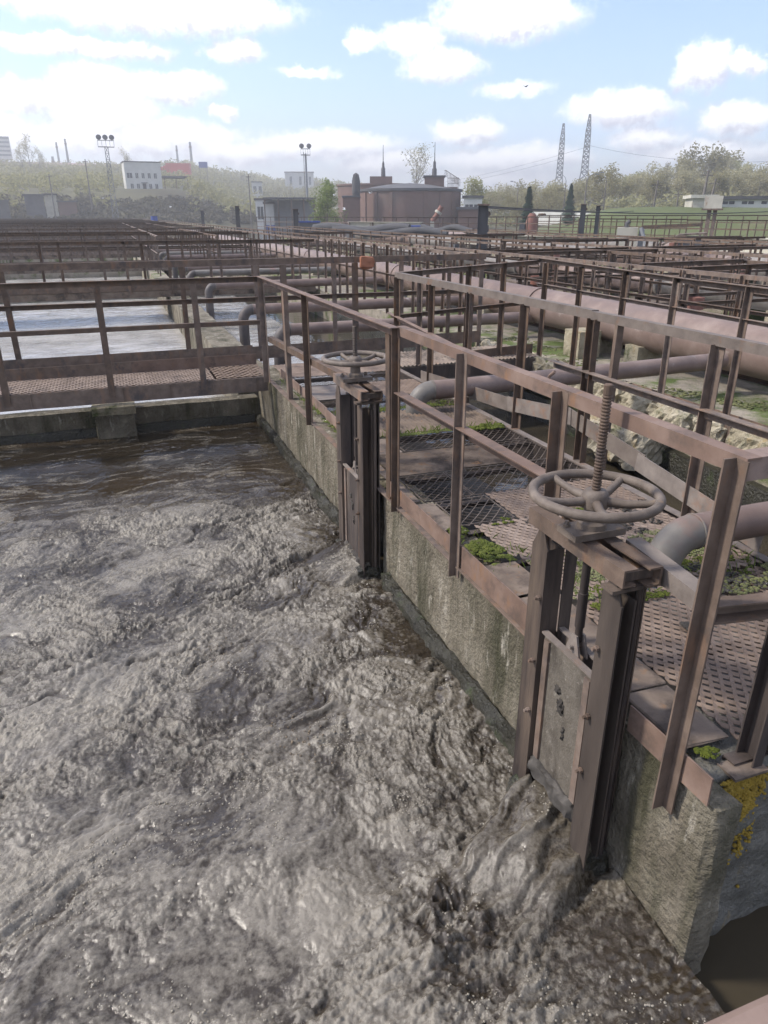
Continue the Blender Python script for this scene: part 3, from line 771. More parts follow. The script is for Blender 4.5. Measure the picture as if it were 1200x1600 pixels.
# loose solid plates along the tank side
for (x0, x1, y0, y1, dz) in ((1.575, 1.765, 1.42, 1.72, 0.006), (1.58, 1.77, 1.735, 2.20, 0.010), (1.56, 1.78, 2.22, 2.50, 0.004), (1.555, 1.75, 2.51, 2.82, 0.012), (1.56, 1.88, 4.72, 5.10, 0.004), (1.56, 1.62, 3.75, 4.7, 0.002), (1.56, 1.68, 3.30, 3.70, 0.004)):
    b = MB()
    h_ = [dz + random.uniform(-0.006, 0.006) for _ in range(4)]
    vs = []
    for s_ in (0, -0.005):
        for (xx, yy_), hh in zip(((x0, y0), (x1, y0), (x1, y1), (x0, y1)), h_):
            vs.append((xx + random.uniform(-.006, .006), yy_ + random.uniform(-.006, .006), hh + s_))
    b.add(vs, [(0, 1, 2, 3), (7, 6, 5, 4), (0, 4, 5, 1), (1, 5, 6, 2), (2, 6, 7, 3), (3, 7, 4, 0)])
    b.build('deck_plate', M['plate'], deck)
# bearers under the sheets and the edge beam
for y in (1.37, 1.9, 2.37, 2.885, 3.30, 3.715, 4.21, 4.70, 5.13, 5.5, 5.94, 6.44, 7.075, 7.575, 8.3):
    b = MB(); b.angle((1.70, y, -0.016), (2.98, y, -0.016), 0.05, 0.006); b.build('bearer', M['rust_dark'], deck)
b = MB(); b.angle((2.99, 1.34, 0.012), (2.99, 8.35, 0.012), 0.055, 0.006, fx=-1); b.build('edge_beam', M['steel_grey'], deck)
b = MB(); b.bar((2.965, 1.34, -0.10), (2.965, 8.35, -0.10), 0.03, 0.16); b.build('side_beam', M['rust_dark'], deck)

# ------------------------------------------------------------------ railings
def post_mesh(b, x, y, z0, z1, a=0.055, lean=(0, 0), kind='angle', fx=1, fz=-1, up=(0, 1, 0)):
    p = (x, y, z0); q = (x + lean[0], y + lean[1], z1)
    if kind == 'angle': b.angle(p, q, a, 0.006, up, fx, fz)
    elif kind == 'channel': b.channel(p, q, a * 1.3, a * 0.7, 0.006, up, fx)
    else: b.bar(p, q, a, a * 0.6, up)


ra = thing('railing', 'rusty angle-iron railing along the tank wall, behind the two sluice gates', 'railing', (1.5, 1.4, 0))
b = MB(); b.angle((1.49, 7.76, 1.05), (1.49, 3.80, 1.055), 0.058, 0.006, fx=1); b.angle((1.487, 3.84, 1.058), (1.487, 1.32, 1.055), 0.050, 0.006, fx=-1)
b.build('top_rail', M['rust_pink'], ra)
for (y, a, kd, z0) in ((1.38, 0.046, 'angle', -0.17), (2.16, 0.046, 'angle', -0.02), (2.98, 0.042, 'angle', -0.10), (3.83, 0.04, 'angle', -0.07), (3.99, 0.052, 'channel', -0.04), (5.90, 0.048, 'angle', -0.06), (6.80, 0.062, 'channel', -0.04), (7.70, 0.058, 'angle', -0.05)):
    b = MB(); post_mesh(b, 1.492, y, z0, 1.048, a, (0, random.uniform(-.02, .02)), kd, 1 if kd == 'angle' else -1, -1)
    b.build('post', M['rust'], ra)
b = MB(); b.angle((1.50, 7.68, 0.44), (1.50, 4.80, 0.565), 0.055, 0.006, fx=-1, fz=-1); b.build('mid_rail', M['rust'], ra)
b = MB(); b.angle((1.515, 3.80, 0.690), (1.515, 2.18, 0.712), 0.06, 0.006, fx=1, fz=-1); b.build('mid_rail', M['rust_pink'], ra)
b = MB(); b.angle((1.53, 1.78, 0.62), (1.51, 1.40, 0.60), 0.06, 0.006, fx=-1, fz=-1); b.build('mid_rail', M['steel_grey'], ra)
for (ya, yb, x, z0, z1) in ((1.22, 1.60, 1.499, -0.03, 0.075), (2.10, 3.00, 1.502, -0.04, 0.085), (3.00, 4.02, 1.497, -0.015, 0.085), (4.78, 5.80, 1.60, 0.0, 0.10), (5.83, 7.70, 1.62, 0.0, 0.09)):
    b = MB(); b.bar((x, ya, (z0 + z1) / 2), (x, yb, (z0 + z1) / 2 + random.uniform(-.008, .008)), 0.006, z1 - z0); b.build('toe_plate', M['rust_pink'], ra)
b = MB(); b.angle((1.53, 2.12, -0.045), (1.53, 8.3, -0.03), 0.05, 0.005, fx=-1, fz=-1); b.build('wall_angle', M['rust'], ra)

# railing across the near end of the walkway
re_ = thing('end_railing', 'rusty railing turning across the near end of the grating walkway', 'railing', (2.2, 1.3, 0))
b = MB(); b.angle((1.487, 1.325, 1.0535), (3.0, 1.31, 1.05), 0.064, 0.006, fx=-1); b.build('top_rail', M['rust_pink'], re_)
b = MB(); b.channel((1.79, 1.33, -0.05), (1.79, 1.31, 1.045), 0.075, 0.04, 0.006, (0, 1, 0), 1); b.build('post', M['rust_dark'], re_)
b = MB(); b.angle((1.86, 1.35, -0.05), (1.865, 1.33, 1.045), 0.05, 0.006, (0, 1, 0)); b.build('post', M['rust'], re_)
b = MB(); b.angle((2.96, 1.32, -0.03), (2.96, 1.31, 1.045), 0.055, 0.006, (0, 1, 0)); b.build('post', M['rust'], re_)
b = MB(); b.channel((1.50, 1.37, 0.585), (1.80, 1.32, 0.585), 0.06, 0.05, 0.006, (0, 0, 1), 1); b.channel((1.86, 1.32, 0.575), (2.96, 1.31, 0.57), 0.06, 0.05, 0.006, (0, 0, 1), 1); b.build('mid_rail', M['rust'], re_)
b = MB(); b.box(1.66, 1.80, 1.27, 1.35, -0.035, -0.025); b.build('foot_plate', M['plate'], re_)

rb = thing('railing', 'rusty flat-topped railing along the channel side of the grating walkway', 'railing', (3.0, 2, 0))
b = MB(); b.prism([(-0.026, -0.054), (0.026, -0.054), (0.026, 0), (-0.026, 0)], (3.0, 1.30, 1.05), (3.0, 4.1, 1.045)); b.prism([(-0.026, -0.06), (0.028, -0.06), (0.028, 0), (-0.026, 0)], (3.003, 4.1, 1.052), (3.0, 7.75, 1.05)); b.build('top_rail', M['steel_grey'], rb)
for (y, a, kd) in ((2.12, .055, 'angle'), (3.0, .055, 'angle'), (3.84, .05, 'bar'), (4.06, .066, 'channel'), (4.98, .055, 'angle'), (5.90, .055, 'channel'), (6.75, .05, 'angle'), (7.68, .06, 'angle')):
    b = MB(); post_mesh(b, 3.0, y, -0.20, 1.0, a, (0, random.uniform(-.015, .015)), kd, 1, -1); b.build('post', M['rust'], rb)
b = MB(); b.angle((2.985, 7.9, 0.60), (2.985, 4.68, 0.425), 0.05, 0.006, fx=1); b.tube([(2.985, 4.68, 0.42), (2.985, 4.62, 0.42), (2.985, 4.58, 0.47), (2.985, 4.54, 0.53), (2.985, 4.48, 0.57)], 0.012, 6); b.build('mid_rail', M['rust_pink'], rb)
b = MB(); b.angle((2.985, 4.50, 0.655), (2.985, 1.34, 0.655), 0.055, 0.006, fx=1); b.build('mid_rail', M['rust'], rb)
for (p, q) in (((2.972, 6.95, 0.055), (2.972, 5.0, 0.19)), ((2.968, 5.1, 0.19), (2.968, 4.2, 0.30)), ((2.974, 4.35, 0.315), (2.974, 3.4, 0.20)), ((2.968, 3.46, 0.20), (2.968, 2.45, 0.075))):
    b = MB(); b.bar(p, q, 0.006, 0.115); b.build('kick_plate', M['steel_grey'], rb)

# ------------------------------------------------------------------ sluice gates
def sluice_gate(yc, half, label, lift, zt=0.56):
    g = thing('sluice_gate', label, 'sluice gate', (1.42, yc, -0.75))
    x0 = 1.37
    for sgn, nm in ((1, 0), (-1, 1)):
        y = yc + sgn * half
        # guide: channel with its web to the leaf, front flange to the tank, slot facing outwards
        yi = y - sgn * 0.045
        def chan(x, q0, q1, fl_, wb):
            t_ = 0.007
            pr = [(x, yi), (x, yi + sgn * fl_), (x + t_, yi + sgn * fl_), (x + t_, yi + sgn * t_), (x + wb - t_, yi + sgn * t_), (x + wb - t_, yi + sgn * fl_ * 0.8), (x + wb, yi + sgn * fl_ * 0.8), (x + wb, yi)]
            n_ = len(pr); vs = [(px, py, q0) for px, py in pr] + [(px, py, q1) for px, py in pr]
            b.add(vs, [(i, (i + 1) % n_, n_ + (i + 1) % n_, n_ + i) for i in range(n_)] + [tuple(range(n_)), tuple(range(n_, 2 * n_))])
        b = MB(); chan(x0, -0.92, zt - 0.06, 0.10, 0.075)
        b.prism([(-0.05 * sgn - 0.05 + 0.05 * sgn, 0), (0.05, 0), (0.02, 0.06), (-0.02, 0.06)], (x0, y, zt - 0.06), (x0 + 0.007, y, zt - 0.06))
        fr = b.build('guide_post', M['rust_dark'] if (sgn > 0 or yc > 3) else M['rust_post'], g)
        b = MB(); b.angle((x0 + 0.135, yi, -0.92), (x0 + 0.135, yi, zt), 0.05, 0.006, (0, 1, 0), 1, sgn); b.build('back_angle', M['rust_dark'], fr)
        b = MB(); b.tube([(x0 + 0.095, y + sgn * 0.02, -0.9), (x0 + 0.095, y + sgn * 0.02, zt)], 0.012, 8); b.build('guide_rod', M['rust_dark'], fr, True)
        for zz in (0.30, 0.02, -0.22):
            b = MB(); b.lathe([(0.011, 0), (0.011, 0.012), (0.007, 0.013), (0.007, 0.024)], (x0 - 0.002, y - sgn * 0.028, zz), 6, (-1, 0, 0)); b.build('bolt', M['rust'], fr)
        b = MB(); rough_block(b, x0 - 0.05, x0 + 0.14, y - 0.05, y + 0.05, -0.95, -0.60, 0.025, 0.03, 60 + yc + sgn, 12, 0.2); b.build('slime', M['slime'], fr, True)
    # two parallel channels across the top
    b = MB(); b.channel((x0 - 0.004, yc + half + 0.09, zt + 0.035), (x0 - 0.004, yc - half - 0.05, zt + 0.035), 0.062, 0.052, 0.007, (0, 0, 1), -1); b.build('crossbeam', M['rust'], g)
    b = MB(); b.channel((x0 + 0.135, yc + half + 0.07, zt + 0.03), (x0 + 0.135, yc - half - 0.06, zt + 0.03), 0.068, 0.05, 0.007, (0, 0, 1), 1); b.build('crossbeam', M['rust'], g)
    b = MB(); b.bar((x0 - 0.03, yc - half - 0.01, zt - 0.012), (x0 + 0.17, yc - half - 0.01, zt - 0.012), 0.06, 0.012); b.bar((x0 + 0.0, yc - half - 0.02, zt + 0.03), (x0 + 0.15, yc - half - 0.02, zt + 0.03), 0.02, 0.03); b.build('end_bracket', M['rust_dark'], g)
    # bearing plate, hub
    cx = x0 + 0.055
    b = MB(); b.box(cx - 0.10, cx + 0.10, yc - 0.055, yc + 0.055, zt + 0.078, zt + 0.102); b.lathe([(0.05, 0), (0.048, 0.02), (0.034, 0.03), (0.032, 0.07)], (cx, yc, zt + 0.10), 16)
    for sx in (-1, 1):
        b.lathe([(0.014, 0), (0.014, 0.012), (0.008, 0.013), (0.008, 0.022)], (cx + sx * 0.08, yc + 0.03, zt + 0.10), 6)
    b.build('bearing', M['wheel'], g, True)
    wz = zt + 0.205
    wh = MB(); wh.lathe([(0.045, -0.03), (0.045, 0.012), (0.034, 0.028), (0.030, 0.03)], (cx, yc, wz), 18)
    wheel = wh.build('handwheel', M['wheel'], g, True)
    b = MB(); b.torus((cx, yc, wz + 0.014), 0.205, 0.0168, 48, 12)
    b.build('rim', M['wheel'], wheel, True)
    a0 = 0.5
    for k in range(5):
        a = a0 + k * 2 * math.pi / 5
        c_, s_ = math.cos(a), math.sin(a)
        b = MB(); b.tube([(cx + 0.03 * c_, yc + 0.03 * s_, wz - 0.008), (cx + 0.10 * c_, yc + 0.10 * s_, wz - 0.008), (cx + 0.16 * c_, yc + 0.16 * s_, wz + 0.002), (cx + 0.20 * c_, yc + 0.20 * s_, wz + 0.012)], [0.017, 0.014, 0.013, 0.014], 10)
        b.build('spoke', M['wheel'], wheel, True)
    prof = []
    z = wz + 0.02
    while z < (1.105 if yc < 3 else 0.95):
        prof += [(0.0130, z), (0.0160, z + 0.003), (0.0160, z + 0.006), (0.0130, z + 0.009)]; z += 0.011
    prof += [(0.015, z), (0.015, z + 0.03), (0.012, z + 0.034)]
    b = MB(); b.lathe([(r_, q - wz) for r_, q in prof], (cx, yc, wz), 12); b.build('threaded_spindle', M['rust'] if yc < 3 else M['rust_dark'], g)
    b = MB(); b.lathe([(0.014, 0), (0.014, 0.06), (0.018, 0.062), (0.018, 0.20), (0.015, 0.202), (0.015, zt + 0.10 - lift - 0.03)], (cx, yc, lift + 0.05), 12); b.build('rod', M['rust_dark'], g, True)
    # fork and the gate leaf with its top flange
    b = MB()
    b.prism([(-0.045, 0), (0.045, 0), (0.016, 0.085), (-0.016, 0.085)], (cx - 0.02, yc, lift - 0.005), (cx - 0.012, yc, lift - 0.005)); b.prism([(-0.045, 0), (0.045, 0), (0.016, 0.085), (-0.016, 0.085)], (cx + 0.012, yc, lift - 0.005), (cx + 0.02, yc, lift - 0.005))
    b.tube([(cx - 0.035, yc, lift + 0.03), (cx + 0.035, yc, lift + 0.03)], 0.009, 8); b.build('fork', M['steel_grey'], g)
    yi, ya = yc - half + 0.05, yc + half - 0.05
    b = MB(); b.box(x0 + 0.022, x0 + 0.032, yi, ya, lift - 0.62, lift)
    leaf = b.build('gate_leaf', M['leaf_steel'] if yc < 3 else M['rust_dark'], g)
    b = MB(); b.box(x0 + 0.008, x0 + 0.034, yi, ya, lift, lift + 0.008); b.box(x0 + 0.082, x0 + 0.108, yi, ya, lift, lift + 0.008); b.box(x0 + 0.100, x0 + 0.108, yi, ya, lift - 0.08, lift); b.build('top_flange', M['steel_grey'], leaf)
    for y in (yi + 0.03, ya - 0.03):
        b = MB(); b.box(x0 + 0.012, x0 + 0.022, y - 0.016, y + 0.016, lift - 0.58, lift - 0.02); b.build('side_strip', M['rust'], leaf)
    b = MB(); rough_block(b, x0 - 0.005, x0 + 0.05, yi, ya, lift - 0.66, lift - 0.585, 0.02, 0.022, 90 + yc, 16); b.build('sludge_crust', M['litter'], leaf, True)
    b = MB(); rough_block(b, x0 + 0.012, x0 + 0.026, yc - 0.01, yc + 0.03, lift - 0.28, lift - 0.21, 0.009, 0.018, 95, 40, 0.3); rough_block(b, x0 + 0.014, x0 + 0.026, yc + 0.02, yc + 0.06, lift - 0.20, lift - 0.165, 0.008, 0.014, 97, 40, 0.3); rough_block(b, x0 + 0.014, x0 + 0.026, yc - 0.03, yc - 0.012, lift - 0.38, lift - 0.31, 0.008, 0.012, 99, 40, 0.3); b.build('dirt_clot', M['litter'], leaf, True)
    return g


sluice_gate(1.835, 0.21, 'near sluice gate with grey handwheel, sludge pouring out under its raised leaf', 0.155)
sluice_gate(4.42, 0.235, 'far sluice gate with handwheel between railing posts, halfway along the tank wall', 0.0)

# ------------------------------------------------------------------ moss, litter
_ico = None
def blobs(name, pts, rad, mat, parent, flat=0.6):
    """many little cushions as one mass"""
    base = np.array([(0, 0, 1), (.89, 0, .45), (.28, .85, .45), (-.72, .53, .45), (-.72, -.53, .45), (.28, -.85, .45), (.72, .53, -.2), (-.28, .85, -.2), (-.89, 0, -.2), (-.28, -.85, -.2), (.72, -.53, -.2)])
    fc = np.array([(0, 1, 2), (0, 2, 3), (0, 3, 4), (0, 4, 5), (0, 5, 1), (1, 6, 2), (2, 6, 7), (2, 7, 3), (3, 7, 8), (3, 8, 4), (4, 8, 9), (4, 9, 5), (5, 9, 10), (5, 10, 1), (1, 10, 6)])
    pts = np.asarray(pts); n = len(pts)
    r_ = rad * rng.uniform(0.5, 1.5, (n, 1, 1)); th = rng.uniform(0, 6.28, n); c_, s_ = np.cos(th)[:, None], np.sin(th)[:, None]
    B = np.repeat(base[None], n, 0) * rng.uniform(0.75, 1.25, (n, len(base), 1))
    Bx = B[..., 0] * c_ - B[..., 1] * s_; By = B[..., 0] * s_ + B[..., 1] * c_
    V = np.stack([Bx, By, B[..., 2] * flat], -1) * r_ + pts[:, None, :]
    F = fc[None] + (np.arange(n) * len(base))[:, None, None]
    if parent is not None: V = V - np.array(world_loc(parent))
    o = soup(name, V.reshape(-1, 3), F.reshape(-1, 3), mat, parent, True)
    if parent is not None: o.location = (0, 0, 0)
    tag(o, kind='stuff')
    return o


def patch(n, x0, x1, y0, y1, z, thr=0.0, sc=8.0, rise=0.02):
    x = rng.uniform(x0, x1, n); y = rng.uniform(y0, y1, n)
    k = fbm(x * sc + 3, y * sc, 3); ex = np.minimum(np.minimum(x - x0, x1 - x) / (x1 - x0), np.minimum(y - y0, y1 - y) / (y1 - y0)) * 2
    keep = k + 0.5 * ex > thr + 0.2
    x, y, k = x[keep], y[keep], k[keep]
    return np.stack([x, y, z + rise * np.clip(k, 0, 1)], 1)


blobs('moss', patch(5200, 1.57, 1.78, 2.80, 3.32, 0.002, 0.0, 9, 0.030), 0.0058, M['moss'], deck)
blobs('moss', patch(1600, 1.75, 2.9, 5.085, 5.17, 0.004, -0.1, 7, 0.014), 0.008, M['moss'], deck)
blobs('moss', patch(1600, 1.66, 2.9, 5.86, 6.04, 0.004, 0.0, 7, 0.014), 0.008, M['moss'], deck)
blobs('moss', patch(600, 1.85, 2.7, 3.26, 3.34, 0.010, -0.05, 8, 0.015), 0.009, M['moss'], deck)
blobs('moss', patch(2000, 1.84, 2.25, 2.26, 2.52, 0.006, 0.05, 9, 0.014), 0.0055, M['moss'], deck)
blobs('moss', patch(1200, 2.45, 2.9, 2.30, 2.62, 0.006, 0.1, 9, 0.014), 0.006, M['moss'], deck)
blobs('moss', patch(300, 2.6, 2.93, 5.0, 5.15, 0.012, -0.2, 9, 0.03), 0.012, M['moss'], deck)
blobs('moss', patch(300, 1.56, 1.72, 1.34, 1.43, -0.004, 0.05, 9, 0.012), 0.007, M['moss'], deck)
blobs('moss', patch(380, 1.56, 1.66, 4.75, 6.6, 0.0, 0.0, 5, 0.02), 0.012, M['moss'], deck)
blobs('dry_moss', patch(9000, 1.80, 2.85, 2.36, 2.90, 0.006, -0.02, 6, 0.014), 0.0058, M['moss_dry'], deck)
blobs('dry_moss', patch(1200, 2.3, 2.92, 2.0, 2.4, 0.010, 0.15, 6, 0.02), 0.0085, M['moss_dry'], deck)
blobs('litter', patch(1500, 1.95, 2.9, 2.85, 3.28, 0.008, 0.12, 6, 0.015), 0.010, M['litter'], deck, 0.4)
blobs('litter', patch(900, 2.35, 2.92, 2.05, 2.6, 0.010, 0.12, 6, 0.015), 0.010, M['litter'], deck, 0.4)
blobs('litter', patch(160, 2.10, 2.16, 1.98, 2.04, 0.012, -0.5, 6, 0.02), 0.008, M['litter'], deck, 0.5)
side = w
blobs('moss', patch(5000, 4.86, 5.12, 2.2, 9.0, -0.045, 0.14, 3, 0.05), 0.016, M['moss'], side)
blobs('moss', patch(7000, 5.1, 6.2, 2.5, 14.0, -0.13, 0.16, 1.1, 0.02), 0.019, M['moss_dry'], side, 0.4)

def scum(name, label, pts, rad, mat, flat=0.5):
    o = blobs(name, pts, rad, mat, None, flat); o['label'] = label
    return o


def afloat(n, cx, cy, r_):
    x = cx + r_ * rng.normal(size=n); y = cy + r_ * rng.normal(size=n)
    k = x < 1.40; x, y = x[k], y[k]
    return np.stack([x, y, sludge_height(x, y)[0] + 0.002], 1)
scum('scum_flakes', 'thin brown scum flecks strewn over the middle of the tank', np.concatenate([afloat(60, 0.55, 2.72, 0.10), afloat(50, 0.27, 3.66, 0.12), afloat(50, 0.9, 4.4, 0.2), afloat(40, 1.05, 5.2, 0.15)]), 0.0045, M['scum'], 0.35)


def blades(parent, n, x0, x1, y0, y1, z, hgt):
    x = rng.uniform(x0, x1, n); y = rng.uniform(y0, y1, n); keep = fbm(x * 9, y * 9, 2) > -0.05; x, y = x[keep], y[keep]; n = len(x)
    a = rng.uniform(0, 6.28, n); h_ = hgt * rng.uniform(0.4, 1.3, n); w_ = 0.0022
    lx, ly = rng.normal(size=n) * 0.45 * h_, rng.normal(size=n) * 0.45 * h_
    c_, s_ = np.cos(a) * w_, np.sin(a) * w_
    V = np.stack([np.stack([x - c_, y - s_, np.full(n, z)], 1), np.stack([x + c_, y + s_, np.full(n, z)], 1), np.stack([x + lx * .5 + c_ * .7, y + ly * .5 + s_ * .7, z + h_ * .7], 1), np.stack([x + lx, y + ly, z + h_], 1)], 1).reshape(-1, 3) - np.array(world_loc(parent))
    tag(soup('grass_tufts', V, np.arange(n * 4).reshape(-1, 4), M['grass_blade'], parent), kind='stuff')


blades(deck, 700, 1.82, 2.4, 2.3, 2.85, 0.0, 0.035); blades(deck, 160, 1.58, 1.85, 2.75, 3.3, 0.0, 0.04); blades(deck, 300, 1.7, 2.9, 5.08, 5.18, 0.0, 0.05); blades(deck, 300, 1.7, 2.9, 5.86, 6.03, 0.0, 0.05); blades(deck, 200, 2.4, 2.92, 2.3, 2.7, 0.0, 0.05); blades(deck, 160, 1.55, 1.62, 4.8, 7.5, -0.02, 0.06)

ln_ = []
for (cx_, cz_, rx, rz, n__) in ((1.72, -0.10, 0.05, 0.045, 420), (1.78, -0.20, 0.022, 0.11, 420), (1.65, -0.14, 0.02, 0.03, 160), (1.95, -0.12, 0.04, 0.04, 200)):
    x = cx_ + rx * rng.normal(size=n__); z = cz_ + rz * rng.normal(size=n__); z = np.minimum(z, -0.05)
    ln_.append(np.stack([x, np.full(n__, 1.295) + 0.012 * fbm(x * 9, z * 9, 2), z], 1))
lo = blobs('lichen', np.concatenate(ln_), 0.0065, M['lichen'], None, 1.0); lo['label'] = 'ochre lichen staining the grey end of the covered channel'

# froth: beads of foam gathered in threads and rafts where the surface is churned
n_ = 60000
x = rng.uniform(-1.45, 1.42, n_); y = 0.9 + (6.4 - 0.9) * rng.uniform(0, 1, n_) ** 1.35
wx_ = fbm(x * 1.2 + 3, y * 1.2, 3); wy_ = fbm(x * 1.2 - 7, y * 1.2 + 5, 3)
thr_ = ridged((x + 0.3 * wx_) * 1.3 + 11, (y + 0.3 * wy_) * 1.5, 3)
raft = fbm(x * 2.3 + 70, y * 2.3, 3)
kp = (thr_ + 0.35 * raft + 0.25 * rng.normal(size=n_) * 0.5) > 0.80
x, y = x[kp], y[kp]
zz_, ff_, cc_ = sludge_height(x, y)
kp = rng.uniform(0, 1, len(x)) < np.clip(0.15 + ff_, 0, 1)
o = blobs('froth', np.stack([x, y, zz_ + 0.0005], 1)[kp], 0.0036, M['froth'], None, 0.7); o['label'] = 'pale froth gathered in threads over the sludge'

# ================================================================== CROSSWALK BEHIND THE TANK
cw = thing('crosswalk', 'rusty crosswalk with grating deck and two railings, behind the sludge tank', 'crosswalk', (-1.5, 8.1, 0))
b = MB(); expanded(b, -4.5, 0.92, 7.80, 8.42, 0.004, 0.062, 0.085, 0.024, 4, 0.003); b.build('grating_sheet', M['mesh_brown'], cw)
b = MB(); expanded(b, 0.94, 1.50, 7.80, 8.42, 0.010, 0.08, 0.11, 0.028, 4, 0.004); b.build('grating_sheet', M['mesh_brown'], cw)
b = MB(); b.channel((-4.5, 7.775, -0.085), (1.49, 7.775, -0.085), 0.155, 0.05, 0.007, (0, 0, 1), -1); b.build('front_beam', M['rust'], cw)
for x in (-3.6, -2.7, -1.8, -0.9, -0.02, 0.45, 0.9, 1.36):
    b = MB(); b.bar((x, 7.768, -0.155), (x, 7.768, -0.012), 0.012, 0.012, (0, 1, 0)); b.build('stiffener', M['rust'], cw)
b = MB(); b.channel((-4.5, 8.44, -0.09), (1.49, 8.44, -0.09), 0.14, 0.05, 0.007, (0, 0, 1), 1); b.build('back_beam', M['rust'], cw)
b = MB(); b.bar((-4.5, 8.47, 0.055), (0.1, 8.47, 0.06), 0.006, 0.13); b.build('toe_plate', M['rust'], cw)
b = MB(); b.bar((0.1, 8.465, 0.062), (1.5, 8.465, 0.062), 0.006, 0.13); b.build('toe_plate', M['rust_pink'], cw)
for (ya, zt) in ((7.76, 1.05),):
    b = MB(); b.angle((-4.5, ya, zt), (1.5, ya, zt), 0.058, 0.006, fx=1); b.build('top_rail', M['rust'], cw)
    b = MB(); b.angle((-4.5, ya + .01, 0.605), (1.49, ya + .01, 0.60), 0.045, 0.006, fx=-1); b.build('mid_rail', M['rust'], cw)
    for x in (-3.9, -2.95, -2.03, -1.08, -0.10, 0.83):
        b = MB(); post_mesh(b, x, ya - 0.005, -0.10, zt - 0.01, 0.062, (random.uniform(-.015, .015), 0), 'angle', 1, 1, (0, 1, 0)); b.build('post', M['rust'], cw)
yb_ = 9.25
b = MB(); b.channel((-4.5, yb_, 1.09), (4.95, yb_ + 0.1, 1.10), 0.075, 0.045, 0.006, (0, 0, 1), -1); b.build('top_rail', M['rust'], cw)
b = MB(); b.angle((-4.5, yb_ - .01, 0.70), (4.9, yb_ + .09, 0.68), 0.06, 0.006, fx=1); b.build('mid_rail', M['rust'], cw)
b = MB(); b.bar((-4.5, yb_ - .02, 0.03), (1.6, yb_ - .02, 0.04), 0.006, 0.12); b.build('toe_plate', M['rust'], cw)
b = MB(); b.bar((1.6, yb_ - .02, 0.0), (4.9, yb_ + .06, 0.02), 0.006, 0.16); b.build('toe_plate', M['rust'], cw)
for x in (-3.9, -2.5, -1.08, 0.84, 1.75, 2.10, 2.75, 3.05, 3.7, 4.4, 4.9):
    b = MB(); post_mesh(b, x, yb_ + 0.012 * x, -0.12, 1.06, 0.06 if x not in (2.10, 3.05) else 0.085, (random.uniform(-.015, .015), 0), 'angle', 1, 1, (0, 1, 0)); b.build('post', M['rust'], cw)
b = MB(); b.channel((-4.5, yb_, -0.10), (1.6, yb_, -0.10), 0.14, 0.05, 0.007, (0, 0, 1), 1); b.build('back_beam', M['rust_dark'], cw)

o = MB(); rough_block(o, 3.06, 3.25, 9.19, 9.25, 0.99, 1.145, 0.02, 0.022, 12, 8, 0.12)
tag(o.build('rag', M['orange_rust'], smooth=True), 'orange rag hung over a crosswalk railing', 'rag')

# short link bridge to the pipe walkway
lb = thing('link_bridge', 'short corrugated bridge linking the grating walkway to the big pipe walkway', 'footbridge', (4, 8, 0))
b = MB(); corrugated(b, 3.03, 4.92, 7.72, 8.60, 0.005, 0.05, 0.008, 'x'); b.build('corrugated_sheet', M['plate'], lb, True)
b = MB(); b.channel((3.03, 7.70, -0.09), (4.92, 7.70, -0.09), 0.16, 0.05, 0.006, (0, 0, 1), -1); b.build('front_beam', M['rust_dark'], lb)
b = MB(); b.channel((3.03, 8.63, -0.09), (4.92, 8.63, -0.09), 0.16, 0.05, 0.006, (0, 0, 1), 1); b.build('back_beam', M['rust_dark'], lb)
b = MB(); b.angle((3.0, 7.72, 1.055), (4.95, 8.0, 1.13), 0.06, 0.006, fx=1); b.build('top_rail', M['rust'], lb)
b = MB(); b.angle((3.0, 7.72, 0.60), (4.95, 7.98, 0.66), 0.05, 0.006, fx=1); b.build('mid_rail', M['rust'], lb)
b = MB(); b.bar((3.9, 7.86, 0.03), (4.95, 7.98, 0.05), 0.006, 0.14); b.build('toe_plate', M['rust'], lb)
for x in (3.30, 3.95, 4.45):
    b = MB(); post_mesh(b, x, 7.72 + (x - 3) * 0.14, -0.15, 1.08 + (x - 3) * 0.03, 0.052, (0, 0), 'angle'); b.build('post', M['rust'], lb)

# ================================================================== PIPES
def elbow_pipe(y, xl, xr, z, r_, label, drop, mat, yr=None, rise=0.0):
    t = thing('branch_pipe', label, 'pipe', (xl, y, z - drop))
    yr = y if yr is None else yr
    Rb = r_ * 1.9
    pts = []
    for k in range(9):
        a = math.pi / 2 * k / 8
        pts.append((xl + Rb - Rb * math.cos(a), y, z - Rb + Rb * math.sin(a)))
    b = MB(); b.tube([(xl, y, z - drop), (xl, y, z - Rb - 0.02)] + pts, r_, 20); b.build('elbow', M['pipe_grey'] if y < 9 else M['pipe_dark'], t, True)
    xm = xl + Rb + 0.1 + r_
    b = MB(); b.tube([(xl + Rb - 0.005, y, z), (xm, y, z), (xr, yr, z + rise)], r_ * 0.995, 20); b.build('run', mat, t, True)
    b = MB(); b.lathe([(r_ * 1.0, -0.004), (r_ * 1.06, -0.003), (r_ * 1.06, 0.003), (r_ * 1.0, 0.004)], (xl + Rb, y, z), 20, (1, 0, 0)); b.build('weld_ring', M['pipe_grey'], t, True)
    return t


